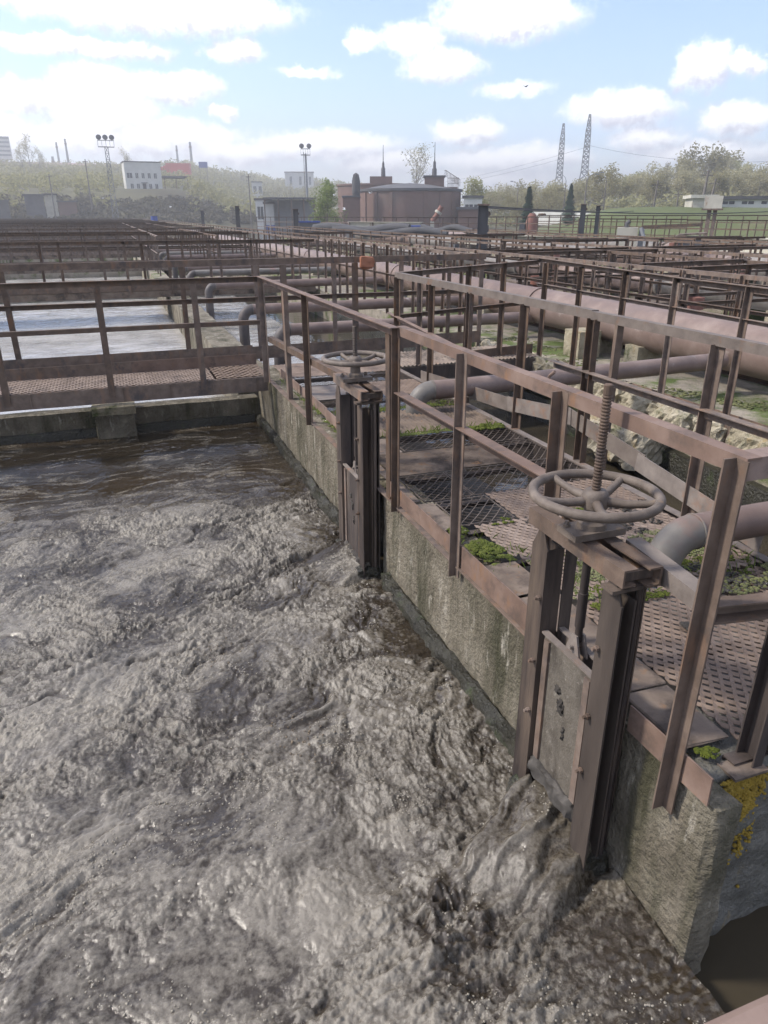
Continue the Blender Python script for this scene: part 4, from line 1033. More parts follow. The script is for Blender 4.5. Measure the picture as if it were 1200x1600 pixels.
elbow_pipe(2.45, 2.34, 6.1, 0.215, 0.085, 'grey elbowed pipe dropping into the grating beside the near handwheel', 0.24, M['pipe_red'])
elbow_pipe(5.78, 2.42, 5.95, 0.185, 0.085, 'red branch pipe crossing the dark channel from the big pipe, elbow behind railing', 0.22, M['pipe_red'], 5.85, 0.03)
elbow_pipe(9.95, 2.10, 6.2, 0.16, 0.085, 'grey and red branch pipe crossing just beyond the near crosswalk', 0.95, M['pipe_red'])
elbow_pipe(12.1, 1.98, 6.2, 0.20, 0.085, 'branch pipe whose dark elbow dips into the glittering channel', 0.98, M['pipe_red'])
for k, y in enumerate((16.6, 20.4, 22.4, 24.8, 28.5, 31.2, 33.9, 37.6, 40.3)):
    ord_ = ('third', 'fourth', 'fifth', 'sixth', 'seventh', 'eighth', 'ninth', 'tenth', 'eleventh')[k]
    elbow_pipe(y, 2.0, 6.2, 0.20, 0.085, ord_ + ' branch pipe from the big pipe beyond the near crosswalk', 0.98, M['pipe_grey'] if k % 2 else M['pipe_red'])

bp_ = thing('big_pipe', 'big faded red pipe running the length of the plant on low saddles', 'pipe', (6.3, 0, -0.1))
for (ya, yb, mt) in ((-3, 4.0, 'pipe_red'), (4.0, 10.0, 'pipe_red'), (10.0, 16.0, 'pipe_red'), (16.0, 24, 'pipe_red'), (24, 60, 'pipe_red'), (60, 140, 'pipe_red')):
    b = MB(); b.tube([(6.3, ya, 0.31), (6.3, (ya + yb) / 2, 0.31 + random.uniform(-.01, .01)), (6.3, yb, 0.31)], 0.265, 36); b.build('pipe_length', M[mt], bp_, True)
    b = MB(); b.lathe([(0.262, -0.02), (0.285, -0.018), (0.285, 0.018), (0.262, 0.02)], (6.3, yb, 0.31), 36, (0, 1, 0)); b.build('joint', M['pipe_red'], bp_, True)
for y in (1.2, 4.6, 7.4, 8.4, 11.5, 14.8, 19, 23, 27, 33, 40):
    b = MB(); rough_block(b, 6.02, 6.58, y - 0.13, y + 0.13, -0.14, 0.12, 0.06, 0.012, y, 5); b.build('saddle', M['concrete_pale'], bp_, True)
b = MB(); b.box(5.70, 5.98, 7.95, 8.40, -0.12, 0.24)
b = MB(); rough_block(b, 5.66, 6.0, 8.0, 8.35, -0.13, 0.22, 0.06, 0.01, 3, 5); tag(b.build('concrete_post', M['concrete_pale'], smooth=True), 'pale concrete stub beside the big pipe', 'block')
b = MB(); b.channel((6.75, -2, -0.02), (6.75, 60, -0.02), 0.2, 0.06, 0.008, (0, 0, 1), -1)
tag(b.build('pipe_rack_beam', M['rust']), 'rusty low beam lying along behind the big pipe', 'beam')

# ================================================================== LONG RAILINGS
def railing_run(p, q, zt, label, posts, parts=True, mid=(0.58,), mat='rust', toe=None, zb=-0.12, top='angle', group=None, a=0.046):
    p = np.array(p, float); q = np.array(q, float); d = q - p; L_ = np.linalg.norm(d)
    t = thing('railing', label, 'railing', (p[0], p[1], 0), group)
    up = (0, 0, 1)
    P = lambda s_, z: (p[0] + d[0] * s_ / L_, p[1] + d[1] * s_ / L_, z)
    b = MB()
    if top == 'angle': b.angle(P(0, zt), P(L_, zt), a * 1.1, 0.007, fx=1)
    else: b.channel(P(0, zt - 0.04), P(L_, zt - 0.04), 0.08, 0.05, 0.007, up, -1)
    if parts: b.build('top_rail', M[mat], t); b = MB()
    for mz in mid:
        b.angle(P(0, mz), P(L_, mz), a, 0.006, fx=-1)
        if parts: b.build('mid_rail', M[mat], t); b = MB()
    if toe:
        b.bar(P(0, toe), P(L_, toe), 0.006, 0.12)
        if parts: b.build('toe_plate', M[mat], t); b = MB()
    s_ = 0.05
    while s_ < L_:
        x, y, _ = P(s_, 0)
        if parts:
            b = MB(); post_mesh(b, x, y, zb, zt - 0.008, a, (random.uniform(-.02, .02), random.uniform(-.02, .02)), random.choice(('angle', 'angle', 'channel')))
            b.build('post', M[mat], t)
        else:
            b.bar((x, y, zb), (x + random.uniform(-.02, .02), y + random.uniform(-.02, .02), zt - 0.01), a, a * 0.7, (0, 1, 0))
        s_ += posts * random.uniform(0.9, 1.1)
    if not parts: b.build('frame', M[mat], t)
    return t


r3 = thing('railing', 'railing on the rubble wall between the dark channel and the big pipe', 'railing', (4.95, 3, -0.1))
b = MB(); b.angle((4.95, 8.0, 1.155), (4.95, 5.2, 1.095), 0.05, 0.006, fx=1); b.angle((4.952, 5.25, 1.10), (4.952, 1.0, 1.07), 0.055, 0.006, fx=1); b.build('top_rail', M['rust'], r3)
b = MB(); b.angle((4.96, 8.0, 0.86), (4.96, 1.0, 0.80), 0.04, 0.005, fx=1); b.build('mid_rail', M['rust'], r3)
for y in (7.8, 7.08, 6.3, 5.56, 4.72, 3.9, 3.1, 2.3, 1.5):
    b = MB(); post_mesh(b, 4.95, y, -0.30, 1.10, 0.048, (0, random.uniform(-.02, .02)), 'angle'); b.build('post', M['rust'], r3)
    b = MB(); b.box(4.925, 4.935, y - 0.10, y + 0.03, -0.24, -0.05); b.build('bracket', M['rust'], r3)
b = MB(); b.bar((5.06, 7.6, -0.06), (5.06, 1.0, -0.055), 0.006, 0.09); b.build('toe_plate', M['rust_pink'], r3)

railing_run((4.95, 9.4), (4.95, 18.0), 1.12, 'railing of closely set posts beside the big pipe, just beyond the near crosswalk', 0.62, True, (0.62,), 'rust', 0.0)
railing_run((4.95, 18.2), (4.95, 60.0), 1.08, 'long railing beside the big pipe, running on beyond the second crosswalk', 0.95, False, (0.6,))
railing_run((4.95, 60.2), (4.95, 150.0), 1.08, 'farthest stretch of railing beside the big pipe, fading in haze', 1.5, False, (0.6,))
railing_run((7.0, 1.0), (7.0, 17.0), 0.98, 'rusty railing just behind the big pipe, its top rail bent', 0.95, True, (0.60, 0.33), 'rust', None)
railing_run((7.0, 17.2), (7.0, 60.0), 0.98, 'long railing behind the big pipe, middle stretch', 1.2, False, (0.55,))
railing_run((7.0, 60.2), (7.0, 150.0), 1.0, 'farthest railing behind the big pipe, fading in haze', 1.8, False, (0.55,))
railing_run((3.3, 24.0), (3.3, 70.0), 1.05, 'long railing on the channel edge beyond the second crosswalk', 0.95, False, (0.55,))
railing_run((1.5, 24.0), (1.5, 70.0), 1.05, 'long railing on the tank edge beyond the second crosswalk', 1.1, False, (0.55,))
railing_run((1.5, 70.2), (1.5, 150.0), 1.05, 'distant tank edge railing converging into the haze', 1.8, False, (0.55,))

# crosswalks repeat every nine metres
ORD = ('second', 'third', 'fourth', 'fifth', 'sixth', 'seventh', 'eighth', 'ninth', 'tenth', 'eleventh', 'twelfth', 'thirteenth', 'fourteenth', 'fifteenth')
for k in range(14):
    y = 18.4 + 9.0 * k
    xl = -6.5 - 1.1 * k; xr = 4.9
    t = thing('crosswalk', ORD[k] + ' crosswalk counted from the sludge tank, rusty with two railings', 'crosswalk', (0, y, 0), 'crosswalks over the row of tanks')
    b = MB(); b.box(xl, xr, y, y + 1.35, -0.03, 0.0); b.box(xl, xr, y - 0.03, y + 0.02, -0.17, -0.031); b.box(xl, xr, y + 1.33, y + 1.38, -0.17, -0.031); b.build('deck', M['plate'], t)
    for j, yy in enumerate((y - 0.03, y + 1.40)):
        zt = 1.05 + random.uniform(-.03, .05)
        b = MB(); b.angle((xl, yy, zt), (xr, yy, zt + random.uniform(-.03, .03)), 0.065, 0.007, fx=1); b.angle((xl, yy, 0.58), (xr, yy, 0.58), 0.05, 0.006, fx=1); b.bar((xl, yy, 0.05), (xr, yy, 0.05), 0.008, 0.13)
        rl = b.build('rail', M['rust'], t)
        x = xl + random.uniform(0.1, 0.8)
        b = MB()
        while x < xr:
            if k < 3:
                b = MB(); b.angle((x, yy, -0.1), (x + random.uniform(-.02, .02), yy, zt - 0.005), 0.06, 0.007, (0, 1, 0)); b.build('post', M['rust'], t)
            else:
                b.bar((x, yy, -0.1), (x, yy, zt - 0.005), 0.055, 0.04, (0, 1, 0))
            x += random.choice((0.95, 0.95, 1.0, 1.4))
        if k >= 3: tag(b.build('far_posts', M['rust'], t), kind='stuff')
    # concrete wall under it
    wl = thing('cross_wall', ORD[k] + ' mossy cross wall between tanks, counted from the sludge tank', 'wall', (0, y + 5.5, -0.8), 'cross walls between the tanks')
    b = MB(); rough_block(b, xl, 5.0, y + 5.3, y + 5.7, -1.4, -0.19, 0.35, 0.02, y, 1.5); b.build('wall_panel', M['concrete_moss'], wl, True)
for k, (x0, x1) in enumerate(((1.3, 1.75), (3.2, 3.5), (-5.0, -4.55), (-9.9, -9.4))):
    b = MB(); rough_block(b, x0, x1, 23.8 if k < 2 else 8.8, 158, -1.4, -0.15, 0.45, 0.02, k * 3, 1.5)
    nm = ('wall between the far tanks and their channel', 'wall on the pipe side of the far channel', 'wall along the outer edge of the near tanks', 'wall of the outermost row of tanks')[k]
    tag(b.build('long_wall', M['concrete_moss'], smooth=True), 'long mossy concrete ' + nm, 'wall')
b = MB(); rough_block(b, 4.98, 7.6, 17.02, 158, -1.4, -0.13, 0.5, 0.02, 5, 1.5)
tag(b.build('pipe_walk', M['concrete_moss'], smooth=True), 'mossy concrete strip under the far stretch of the big pipe', 'walkway')
for (y0, y1, x0, x1) in ((24.2, 32.6, -4.5, 1.3), (33.2, 41.6, -4.5, 1.3), (24.2, 43, 1.75, 3.2)):
    far_water('tank_water', x0, x1, y0, y1, 0.12, 0.12, 'pale water of the tanks beyond the second crosswalk' if x0 < 0 else 'pale water of the far open channel', 0.5, 0.012)

# ================================================================== BASINS TO THE RIGHT
LANES = ((9.0, 10.2), (13.6, 14.8), (18.6, 19.8), (25.0, 26.2), (33.0, 34.2))
LN = ('first', 'second', 'third', 'fourth', 'fifth')
for k, (x0, x1) in enumerate(LANES):
    t = thing('basin_walkway', LN[k] + ' concrete walkway between the basins, counted away from the big pipe', 'walkway', (x0, 0, -0.8), 'walkways between the right-hand basins')
    b = MB(); rough_block(b, x0, x1, -1.0, 62 if k < 3 else 45, -1.4, -0.12, 0.3, 0.02, k * 7, 2); b.build('slab', M['concrete_moss'], t, True)
    y1 = 60 if k < 3 else 44
    zt = 1.0 + 0.02 * k
    near = k < 1
    if k > 1: continue
    y1 = 44 if k == 0 else 30
    railing_run((x0, 2.0), (x0, 16.0), zt, 'near half of the inner railing on the %s basin walkway' % LN[k], 1.0 + 0.1 * k, near, (0.55,))
    railing_run((x0, 16.2), (x0, y1), zt, 'far half of the inner railing on the %s basin walkway' % LN[k], 1.2, False, (0.55,))
    railing_run((x1, 2.0), (x1, 16.0), zt + 0.02, 'near half of the outer railing on the %s basin walkway' % LN[k], 1.0 + 0.1 * k, near, (0.55,))
    railing_run((x1, 16.2), (x1, y1), zt + 0.02, 'far half of the outer railing on the %s basin walkway' % LN[k], 1.2, False, (0.55,))
for k, (xa, xb, y) in enumerate(((7.1, 9.0, 7.9), (7.1, 13.6, 12.2), (10.2, 18.6, 17.5), (10.2, 13.6, 23.0), (7.1, 9.0, 28.0))):
    t = thing('plank_bridge', LN[k % 5] + (' near' if k < 5 else ' distant') + ' cross bridge among the right-hand basins', 'footbridge', (xa, y, 0), 'cross bridges among the right-hand basins')
    b = MB(); b.box(xa, xb, y, y + 0.9, -0.07, -0.03); b.box(xa, xb, y - 0.02, y + 0.03, -0.2, -0.071); b.build('deck', M['plate'], t)
    for yy in (y, y + 0.9):
        b = MB(); b.angle((xa, yy, 1.0), (xb, yy, 1.02), 0.065, 0.007); b.angle((xa, yy, 0.55), (xb, yy, 0.55), 0.05, 0.006); b.build('rail', M['rust'], t)
        x = xa + 0.1
        while x < xb:
            b = MB(); b.angle((x, yy, -0.07), (x, yy, 0.99), 0.055, 0.006, (0, 1, 0)); b.build('post', M['rust'], t); x += 1.0
for k, (x, z, r_, y0, y1, mt) in enumerate(((11.2, 0.22, 0.22, 1, 46, 'pipe_grey'), (12.4, 0.05, 0.14, 2, 40, 'pipe_grey'), (16.5, 0.3, 0.28, 4, 50, 'pipe_grey'), (22.0, 0.3, 0.25, 8, 55, 'pipe_grey'))):
    t = thing('basin_pipe', ('thick grey pipe along the first right-hand basin', 'thin grey pipe low beside the first right-hand basin', 'thick grey pipe along the second right-hand basin', 'grey pipe along the third right-hand basin')[k], 'pipe', (x, y0, -0.8))
    y = y0; i = 0
    while y < y1:
        b = MB(); b.tube([(x, y, z), (x, min(y + 5.9, y1), z)], r_, 20); b.build('pipe_length', M['pipe_red'] if i % 4 == 2 else M[mt], t, True)
        b = MB(); b.lathe([(r_, -0.05), (r_ * 1.15, -0.04), (r_ * 1.15, 0.04), (r_, 0.05)], (x, y, z), 20, (0, 1, 0)); b.build('flange', M['pipe_grey'], t, True)
        b = MB(); b.box(x - 0.12, x + 0.12, y + 2.9, y + 3.1, -1.2, z - r_ * 0.8); b.build('support', M['concrete_pale'], t)
        y += 6; i += 1
far_water('basin_water_pale', 10.3, 13.5, 3.0, 12.0, 0.1, 0.1, 'pale water in the first right-hand basin', 0.55, 0.01)
far_water('basin_water_pale', 14.9, 18.5, 5.0, 17.0, 0.12, 0.12, 'pale water in the second right-hand basin', 0.5, 0.01)
for k, (x, y, h) in enumerate(((8.2, 8.8, 0.62), (12.9, 12.6, 0.7), (8.3, 13.4, 0.6), (11.0, 17.0, 0.8), (17.4, 20, 0.9))):
    t = thing('valve_stand', ('stubby red valve stand behind the first pipe railing', 'red valve stand by the second cross bridge', 'low red valve stand between pipe and basin', 'red valve stand at the end of the grey pipe', 'farthest red valve stand among the basins')[k], 'valve', (x, y, -0.13))
    b = MB(); b.lathe([(0.16, 0), (0.16, 0.03), (0.09, 0.04), (0.09, h * 0.7), (0.14, h * 0.72), (0.14, h), (0.05, h + 0.02)], (x, y, -0.13), 14); b.build('body', M['valve_red'], t, True)
    b = MB(); b.torus((x, y, h + 0.05), 0.14, 0.015, 20, 6); b.tube([(x - 0.14, y, h + 0.05), (x + 0.14, y, h + 0.05)], 0.012, 6); b.tube([(x, y, h - 0.13), (x, y, h + 0.15)], 0.014, 6); b.build('handwheel', M['rust'], t, True)

# camera's own walkway railing, its top rail just in the corner of the frame
rn = thing('near_railing', 'pink painted rail close by in the bottom corner', 'railing', (0.9, 0.26, 0))
b = MB(); b.prism([(-0.03, -0.05), (0.03, -0.05), (0.034, -0.04), (0.034, -0.008), (0.026, 0), (-0.026, 0), (-0.034, -0.008), (-0.034, -0.04)], (-1.6, 0.245, 1.0), (2.6, 0.245, 1.0)); b.build('top_rail', M['rust_pink'], rn)
for x in (-1.4, 2.4):
    b = MB(); b.angle((x, 0.24, -0.1), (x, 0.24, 0.95), 0.055, 0.006, (0, 1, 0)); b.build('post', M['rust'], rn)

# ================================================================== TERRAIN
def az_of(px):
    return 20.18 + math.degrees(math.atan((px - 600) / 1113.0 / 1.0845))


def at(px, D):
    a = R(az_of(px))
    return (D * math.sin(a), D * math.cos(a))


def zat(px, py, D):
    return CAM_Z + (334.5 - py) * 0.000829 * D / math.hypot(1.0845, (px - 600) / 1113.0)


def terrain(x, y):
    D = np.hypot(x, y); az = np.degrees(np.arctan2(x, y))
    pit = sm(-22, -17, x) * (1 - sm(44, 52, x)) * sm(-14, -8, y) * (1 - sm(158, 166, y))
    z = -0.35 + 0 * x
    crest = np.interp(az, [-60, -12, 6, 10, 15, 19, 24, 30, 60], [15, 16, 17, 16, 15, 11, 4, 2, 2])
    z = z + crest * sm(185, 480, D) + 5.5 * sm(168, 205, D) * (1 - sm(5, 10, az)) * sm(-25, -10, az)
    z = z + 2.2 * sm(158, 190, D) * (1 - sm(9, 13, az))
    bank = sm(54, 84, D) * sm(31, 37, az) * (1 - sm(120, 160, az))
    z = z + 2.6 * bank
    z = z + 0.25 * fbm(x * 0.05, y * 0.05, 3) * (1 - pit) + 2.5 * fbm(x * 0.012, y * 0.012, 3) * sm(200, 420, D)
    z = z * (1 - pit) + (-1.7) * pit
    return z


def axis(lo, hi, fine_lo, fine_hi, f, growth=1.07):
    v = list(np.arange(fine_lo, fine_hi + f, f)); s_ = f
    while v[-1] < hi: s_ *= growth; v.append(v[-1] + s_)
    s_ = f
    while v[0] > lo: s_ *= growth; v.insert(0, v[0] - s_)
    return np.array(v)


gx = axis(-1400, 1400, -70, 140, 3.0); gy = axis(-250, 1450, -30, 230, 3.0)
TX, TY = np.meshgrid(gx, gy)
TZ = terrain(TX, TY)
gm = material('grass_and_scrub', [(0.055, 0.068, 0.028), (0.08, 0.097, 0.036), (0.11, 0.125, 0.05)], 0.06, 0.95, 0.3, 1.2, layer=((0.13, 0.105, 0.065), 0.020, 0.50, 0.62, (1, 1, 1)), layer2=((0.17, 0.165, 0.085), 0.05, 0.55, 0.68, (1, 1, 1)), rand=0, bdist=0.3)
tag(grid_mesh('ground', TX, TY, TZ, gm, True, {'grass': sm(24, 34, np.degrees(np.arctan2(TX, TY)) + 6 * fbm(TX * 0.03, TY * 0.03, 2)) * (1 - sm(130, 260, np.hypot(TX, TY)))}), 'grass and bare earth around the plant, rising to a hillside', kind='structure')
_nt = gm.node_tree
_b = _nt.nodes['Principled BSDF']; _src = _b.inputs['Base Color'].links[0].from_socket
_at = _nt.nodes.new('ShaderNodeAttribute'); _at.attribute_name = 'grass'
_ge = _nt.nodes.new('ShaderNodeNewGeometry'); _no = _nt.nodes.new('ShaderNodeTexNoise'); _nt.links.new(_ge.outputs['Position'], _no.inputs['Vector']); _no.inputs['Scale'].default_value = 0.05; _no.inputs['Detail'].default_value = 6
_cr = _nt.nodes.new('ShaderNodeValToRGB'); _nt.links.new(_no.outputs['Fac'], _cr.inputs[0])
_cr.color_ramp.elements[0].position = 0.35; _cr.color_ramp.elements[0].color = (0.045, 0.040, 0.026, 1); _cr.color_ramp.elements[1].position = 0.65; _cr.color_ramp.elements[1].color = (0.11, 0.105, 0.055, 1)
_mx = _nt.nodes.new('ShaderNodeMix'); _mx.data_type = 'RGBA'; _nt.links.new(_at.outputs['Fac'], _mx.inputs[0]); _nt.links.new(_cr.outputs[0], _mx.inputs[6]); _nt.links.new(_src, _mx.inputs[7]); _nt.links.new(_mx.outputs[2], _b.inputs['Base Color'])
GZ = lambda x, y: float(terrain(np.array([x * 1.0]), np.array([y * 1.0]))[0])

# ================================================================== VEGETATION
def leaf_cloud(cen, rad, n, size, up=0.0, seed=0):
    """n leaf-sized quads through a volume of clumps: cen (m,3), rad (m,3)"""
    g = np.random.default_rng(seed)
    i = g.integers(0, len(cen), n)
    d = g.normal(size=(n, 3)); d /= np.linalg.norm(d, axis=1, keepdims=True); d *= g.uniform(0.25, 1, (n, 1)) ** 0.5
    c = cen[i] + d * rad[i]
    a = g.normal(size=(n, 3)); a[:, 2] = a[:, 2] * 0.6 + up; a /= np.linalg.norm(a, axis=1, keepdims=True)
    b_ = np.cross(a, g.normal(size=(n, 3))); b_ /= np.linalg.norm(b_, axis=1, keepdims=True)
    s_ = size * g.uniform(0.5, 1.4, (n, 1))
    V = np.stack([c - a * s_, c + b_ * s_ * 0.42, c + a * s_, c - b_ * s_ * 0.42], 1)
    return V.reshape(-1, 3), np.arange(n * 4).reshape(-1, 4)


def branches(b, base, h, n, spread, seed, up=0.75, r0=0.16, depth=2, start=0.25):
    g = random.Random(seed); tips = []

    def grow(p, d, ln, r_, lv):
        q = p + d * ln
        mid_ = p + d * ln * 0.5 + Vector((g.uniform(-1, 1), g.uniform(-1, 1), 0)) * ln * 0.05
        b.tube([p, mid_, q], [r_, r_ * 0.75, r_ * 0.45], 5, False); tips.append(q)
        if lv <= 0: return
        for k in range(3):
            t_ = g.uniform(0.35, 0.95); s_ = p + (q - p) * t_
            nd = (d + Vector((g.uniform(-1, 1), g.uniform(-1, 1), g.uniform(-0.1, 0.7))) * 0.75).normalized()
            grow(s_, nd, ln * g.uniform(0.45, 0.65), r_ * 0.5, lv - 1)
    for k in range(n):
        t_ = start + (0.95 - start) * k / max(1, n - 1)
        a = g.uniform(0, 6.28); el = up + g.uniform(-.15, .15)
        d = Vector((math.cos(a) * math.cos(el), math.sin(a) * math.cos(el), math.sin(el)))
        grow(Vector(base) + Vector((0, 0, h * t_)), d, spread * (1.1 - 0.65 * t_) * g.uniform(0.8, 1.2), r0 * (1 - 0.7 * t_), depth)
    return tips


def make_tree(name, label, h, spread, nb, nleaf, size, mat, seed, up=0.8, loc=(0, 0, 0), group=None, start=0.25, leafup=0.2, clump=0.9):
    t = thing(name, label, 'tree', loc, group)
    b = MB(); r0 = h * 0.014
    b.tube([(0, 0, -0.4), (0.03 * h * 0.3, 0, h * 0.35), (0.0, 0.02 * h, h * 0.7), (0.01 * h, 0, h)], [r0 * 1.25, r0, r0 * 0.6, r0 * 0.12], 7)
    tips = branches(b, (0, 0, 0), h, nb, spread, seed, up, r0 * 0.55, 2, start)
    me = b.mesh('trunk'); me.materials.append(M['bark']); link(bpy.data.objects.new('trunk', me), t)
    T = np.array([tuple(p) for p in tips]); T = np.concatenate([T, T * [0.6, 0.6, 1.0]])
    V, F = leaf_cloud(T, np.full((len(T), 3), clump) * [1, 1, 0.9], nleaf, size, leafup, seed)
    soup('crown', V, F, mat, t)
    return t


def place(proto, used, xy, s=1.0, z=None, rz=None, label=None, dz=0.0):
    o = proto if proto not in used else copy_tree(proto)
    used.append(proto)
    o.location = (xy[0], xy[1], (GZ(*xy) if z is None else z) + dz)
    o.scale = (s * random.uniform(0.9, 1.1), s * random.uniform(0.9, 1.1), s)
    o.rotation_euler = (0, 0, random.uniform(0, 6.28) if rz is None else rz)
    if label: o['label'] = label
    return o


used = []
gr = 'pale trees of the belt beyond the grass bank'
P1 = make_tree('poplar_tree', 'tall bare pale poplar in the tree belt beyond the grass bank', 15, 3.2, 18, 1500, 0.24, M['leaf_pale'], 3, 1.15, group=gr, start=0.15, leafup=1.0, clump=1.0)
P2 = make_tree('birch_tree', 'yellow-green leafing tree in the belt beyond the grass bank', 11, 4.2, 14, 2200, 0.26, M['leaf_spring'], 5, 0.8, group=gr, start=0.2, clump=1.2)
P3 = make_tree('budding_tree', 'low budding bushy tree at the foot of the tree belt', 7, 3.6, 12, 1700, 0.26, M['leaf_pale'], 8, 0.6, group=gr, start=0.08, clump=1.2)
# top outline of the belt read along the horizon: (pixel column, top row)
TOPX = [730, 800, 850, 900, 950, 1000, 1040, 1070, 1100, 1130, 1150, 1180, 1230, 1300]
TOPY = [298, 296, 294, 296, 290, 268, 256, 250, 248, 247, 262, 275, 270, 262]
for k in range(64):
    px = 735 + (1330 - 735) * (k + random.uniform(0, 1)) / 64
    D = random.uniform(165, 240)
    xy = at(px, D); zg = GZ(*xy); top = zat(px, np.interp(px, TOPX, TOPY) + random.uniform(-2, 12), D); h = max(3.0, top - zg)
    pr, ph = (P1, 15) if (1000 < px < 1145 and random.random() < 0.75) else ((P2, 11) if random.random() < (0.85 if 960 < px < 1010 or px > 1145 else 0.35) else (P3, 7))
    place(pr, used, xy, h / ph / 1.08)
for k in range(60):
    px = 730 + (1330 - 730) * (k + random.uniform(0, 1)) / 60; D = random.uniform(135, 165); xy = at(px, D)
    place(P3, used, xy, random.uniform(0.45, 0.8))

# willow by the second floodlight mast, bare tree and small trees behind the brick tank
Wl = make_tree('willow_tree', 'fresh green tree beside the brick tank', 6.6, 3.0, 16, 4200, 0.17, M['leaf_willow'], 12, 0.9, start=0.05, clump=0.75)
place(Wl, [], at(512, 92), 0.82, dz=0)
B1 = make_tree('bare_tree', 'spreading bare tree rising behind the roof of the brick tank', 13.5, 6, 18, 900, 0.2, M['leaf_pale'], 15, 0.85, start=0.3)
place(B1, [], at(650, 175), 1.0)
Y1 = make_tree('small_tree', 'small ochre tree behind the end of the brick tank', 6.2, 2.6, 12, 2500, 0.2, M['leaf_spring'], 17, 0.8, start=0.1)
place(Y1, [], at(741, 140), 1.0)
S1 = make_tree('thin_tree', 'thin bare tree on the hillside behind the mast', 9, 3, 12, 700, 0.2, M['leaf_pale'], 19, 0.9, start=0.2)
u2 = []
for k, (px, D, s_) in enumerate(((60, 330, 1.3), (48, 335, 1.0), (205, 300, 1.0), (455, 300, .7), (582, 260, .8), (75, 325, .9))):
    place(S1, u2, at(px, D), s_, label=('thin bare tree on the crest near the white tower', 'smaller bare tree left of the crest pair', 'bare tree behind the white house', 'thin tree low on the wooded hill', 'thin tree at the end of the wooded ridge', 'bare tree right of the crest pair')[k])


def spruce(name, label, h, loc, seed):
    t = thing(name, label, 'tree', loc); g = np.random.default_rng(seed)
    b = MB(); b.tube([(0, 0, -0.3), (0, 0, h * 0.6), (0.01, 0, h)], [h * 0.022, h * 0.014, 0.01], 7); me = b.mesh('trunk'); me.materials.append(M['bark']); link(bpy.data.objects.new('trunk', me), t)
    V = []; n = 0
    for i in range(3000):
        t_ = g.uniform(0.06, 1) ; rr = (1 - t_) * h * 0.30 * (0.75 + 0.25 * math.sin(t_ * 46)) * g.uniform(0.3, 1.05) + 0.03
        a = g.uniform(0, 6.28); z = h * t_ - rr * 0.28
        c = np.array([rr * math.cos(a), rr * math.sin(a), z]); d = np.array([math.cos(a), math.sin(a), -0.45]); d /= np.linalg.norm(d)
        s2 = np.cross(d, [0, 0, 1]); s2 /= np.linalg.norm(s2); L_ = h * 0.05 * g.uniform(0.6, 1.3)
        V += [c - d * L_, c + s2 * L_ * 0.4, c + d * L_, c - s2 * L_ * 0.4]
    soup('crown', np.array(V), np.arange(len(V)).reshape(-1, 4), M['needles'], t)
    return t


xy = at(825, 88); spruce('spruce_tree', 'taller dark spruce standing in the grass', 6.0, (*xy, GZ(*xy)), 2)
xy = at(889, 92); spruce('spruce_tree', 'shorter thin spruce to the right of the taller one', 4.2, (*xy, GZ(*xy)), 4)

# scrub on the hillside and the wood along its ridge: uncountable
def scrub(name, label, n, pxr, Dr, hr, mat, seed, per=26, size=0.8):
    g = np.random.default_rng(seed)
    px = g.uniform(*pxr, n); D = np.sqrt(g.uniform(Dr[0] ** 2, Dr[1] ** 2, n)); az = np.radians(20.18 + np.degrees(np.arctan((px - 600) / 1113 / 1.0845)))
    if name == 'hillside_scrub':
        ok_ = ~((px > 185) & (px < 300) & (D < 232)); px, D, az = px[ok_], D[ok_], az[ok_]; n = len(px)
    x, y = D * np.sin(az), D * np.cos(az); z = terrain(x, y); h = g.uniform(*hr, n) * (0.7 + 0.6 * (fbm(x * 0.03, y * 0.03, 2) + 0.5))
    cen = np.stack([x, y, z + h * 0.45], 1); rad = np.stack([h * 0.55, h * 0.55, h * 0.55], 1)
    V, F = leaf_cloud(cen, rad, n * per, size, 0.5, seed)
    return tag(soup(name, V, F, mat), label, kind='stuff')


scrub('hillside_scrub', 'pale budding scrub covering the hillside', 2400, (-140, 600), (178, 430), (1.6, 4.6), M['shrub'], 31, 26, 0.6)
scrub('bank_brush', 'dark bare brush on the slope at the far end of the tanks', 900, (-140, 470), (166, 188), (0.5, 1.5), M['dark_scrub'], 41, 30, 0.4)
scrub('ridge_wood', 'wood along the ridge of the hill', 800, (300, 640), (420, 520), (4, 7), M['shrub'], 33, 30, 0.9)
scrub('dark_ridge_wood', 'dark conifers on the skyline of the hill', 420, (270, 600), (490, 540), (4.5, 7.5), M['needles'], 35, 30, 0.9)
scrub('bank_scrub', 'scrub at the foot of the tree belt', 500, (730, 1330), (128, 170), (1.2, 2.4), M['shrub'], 37, 30, 0.35)
scrub('far_scrub', 'scrub in front of the brick tank and masts', 260, (420, 640), (150, 200), (1.5, 3.5), M['shrub'], 39, 30, 0.4)

# ================================================================== BUILDINGS AND FAR THINGS
def yawed(xy, z=None):
    """frame at xy that faces the plant: local +y away from the camera"""
    a = math.atan2(xy[0], xy[1])
    return a


def empty_facing(name, label, cat, px, D, z=None, turn=0.0):
    xy = at(px, D); t = thing(name, label, cat, (xy[0], xy[1], GZ(*xy) if z is None else z)); t.rotation_euler = (0, 0, -R(az_of(px)) + R(turn)); return t


def lpart(b, name, mat, parent, smooth=False):
    me = b.mesh(name, (0, 0, 0), smooth); me.materials.append(mat); return link(bpy.data.objects.new(name, me), parent)


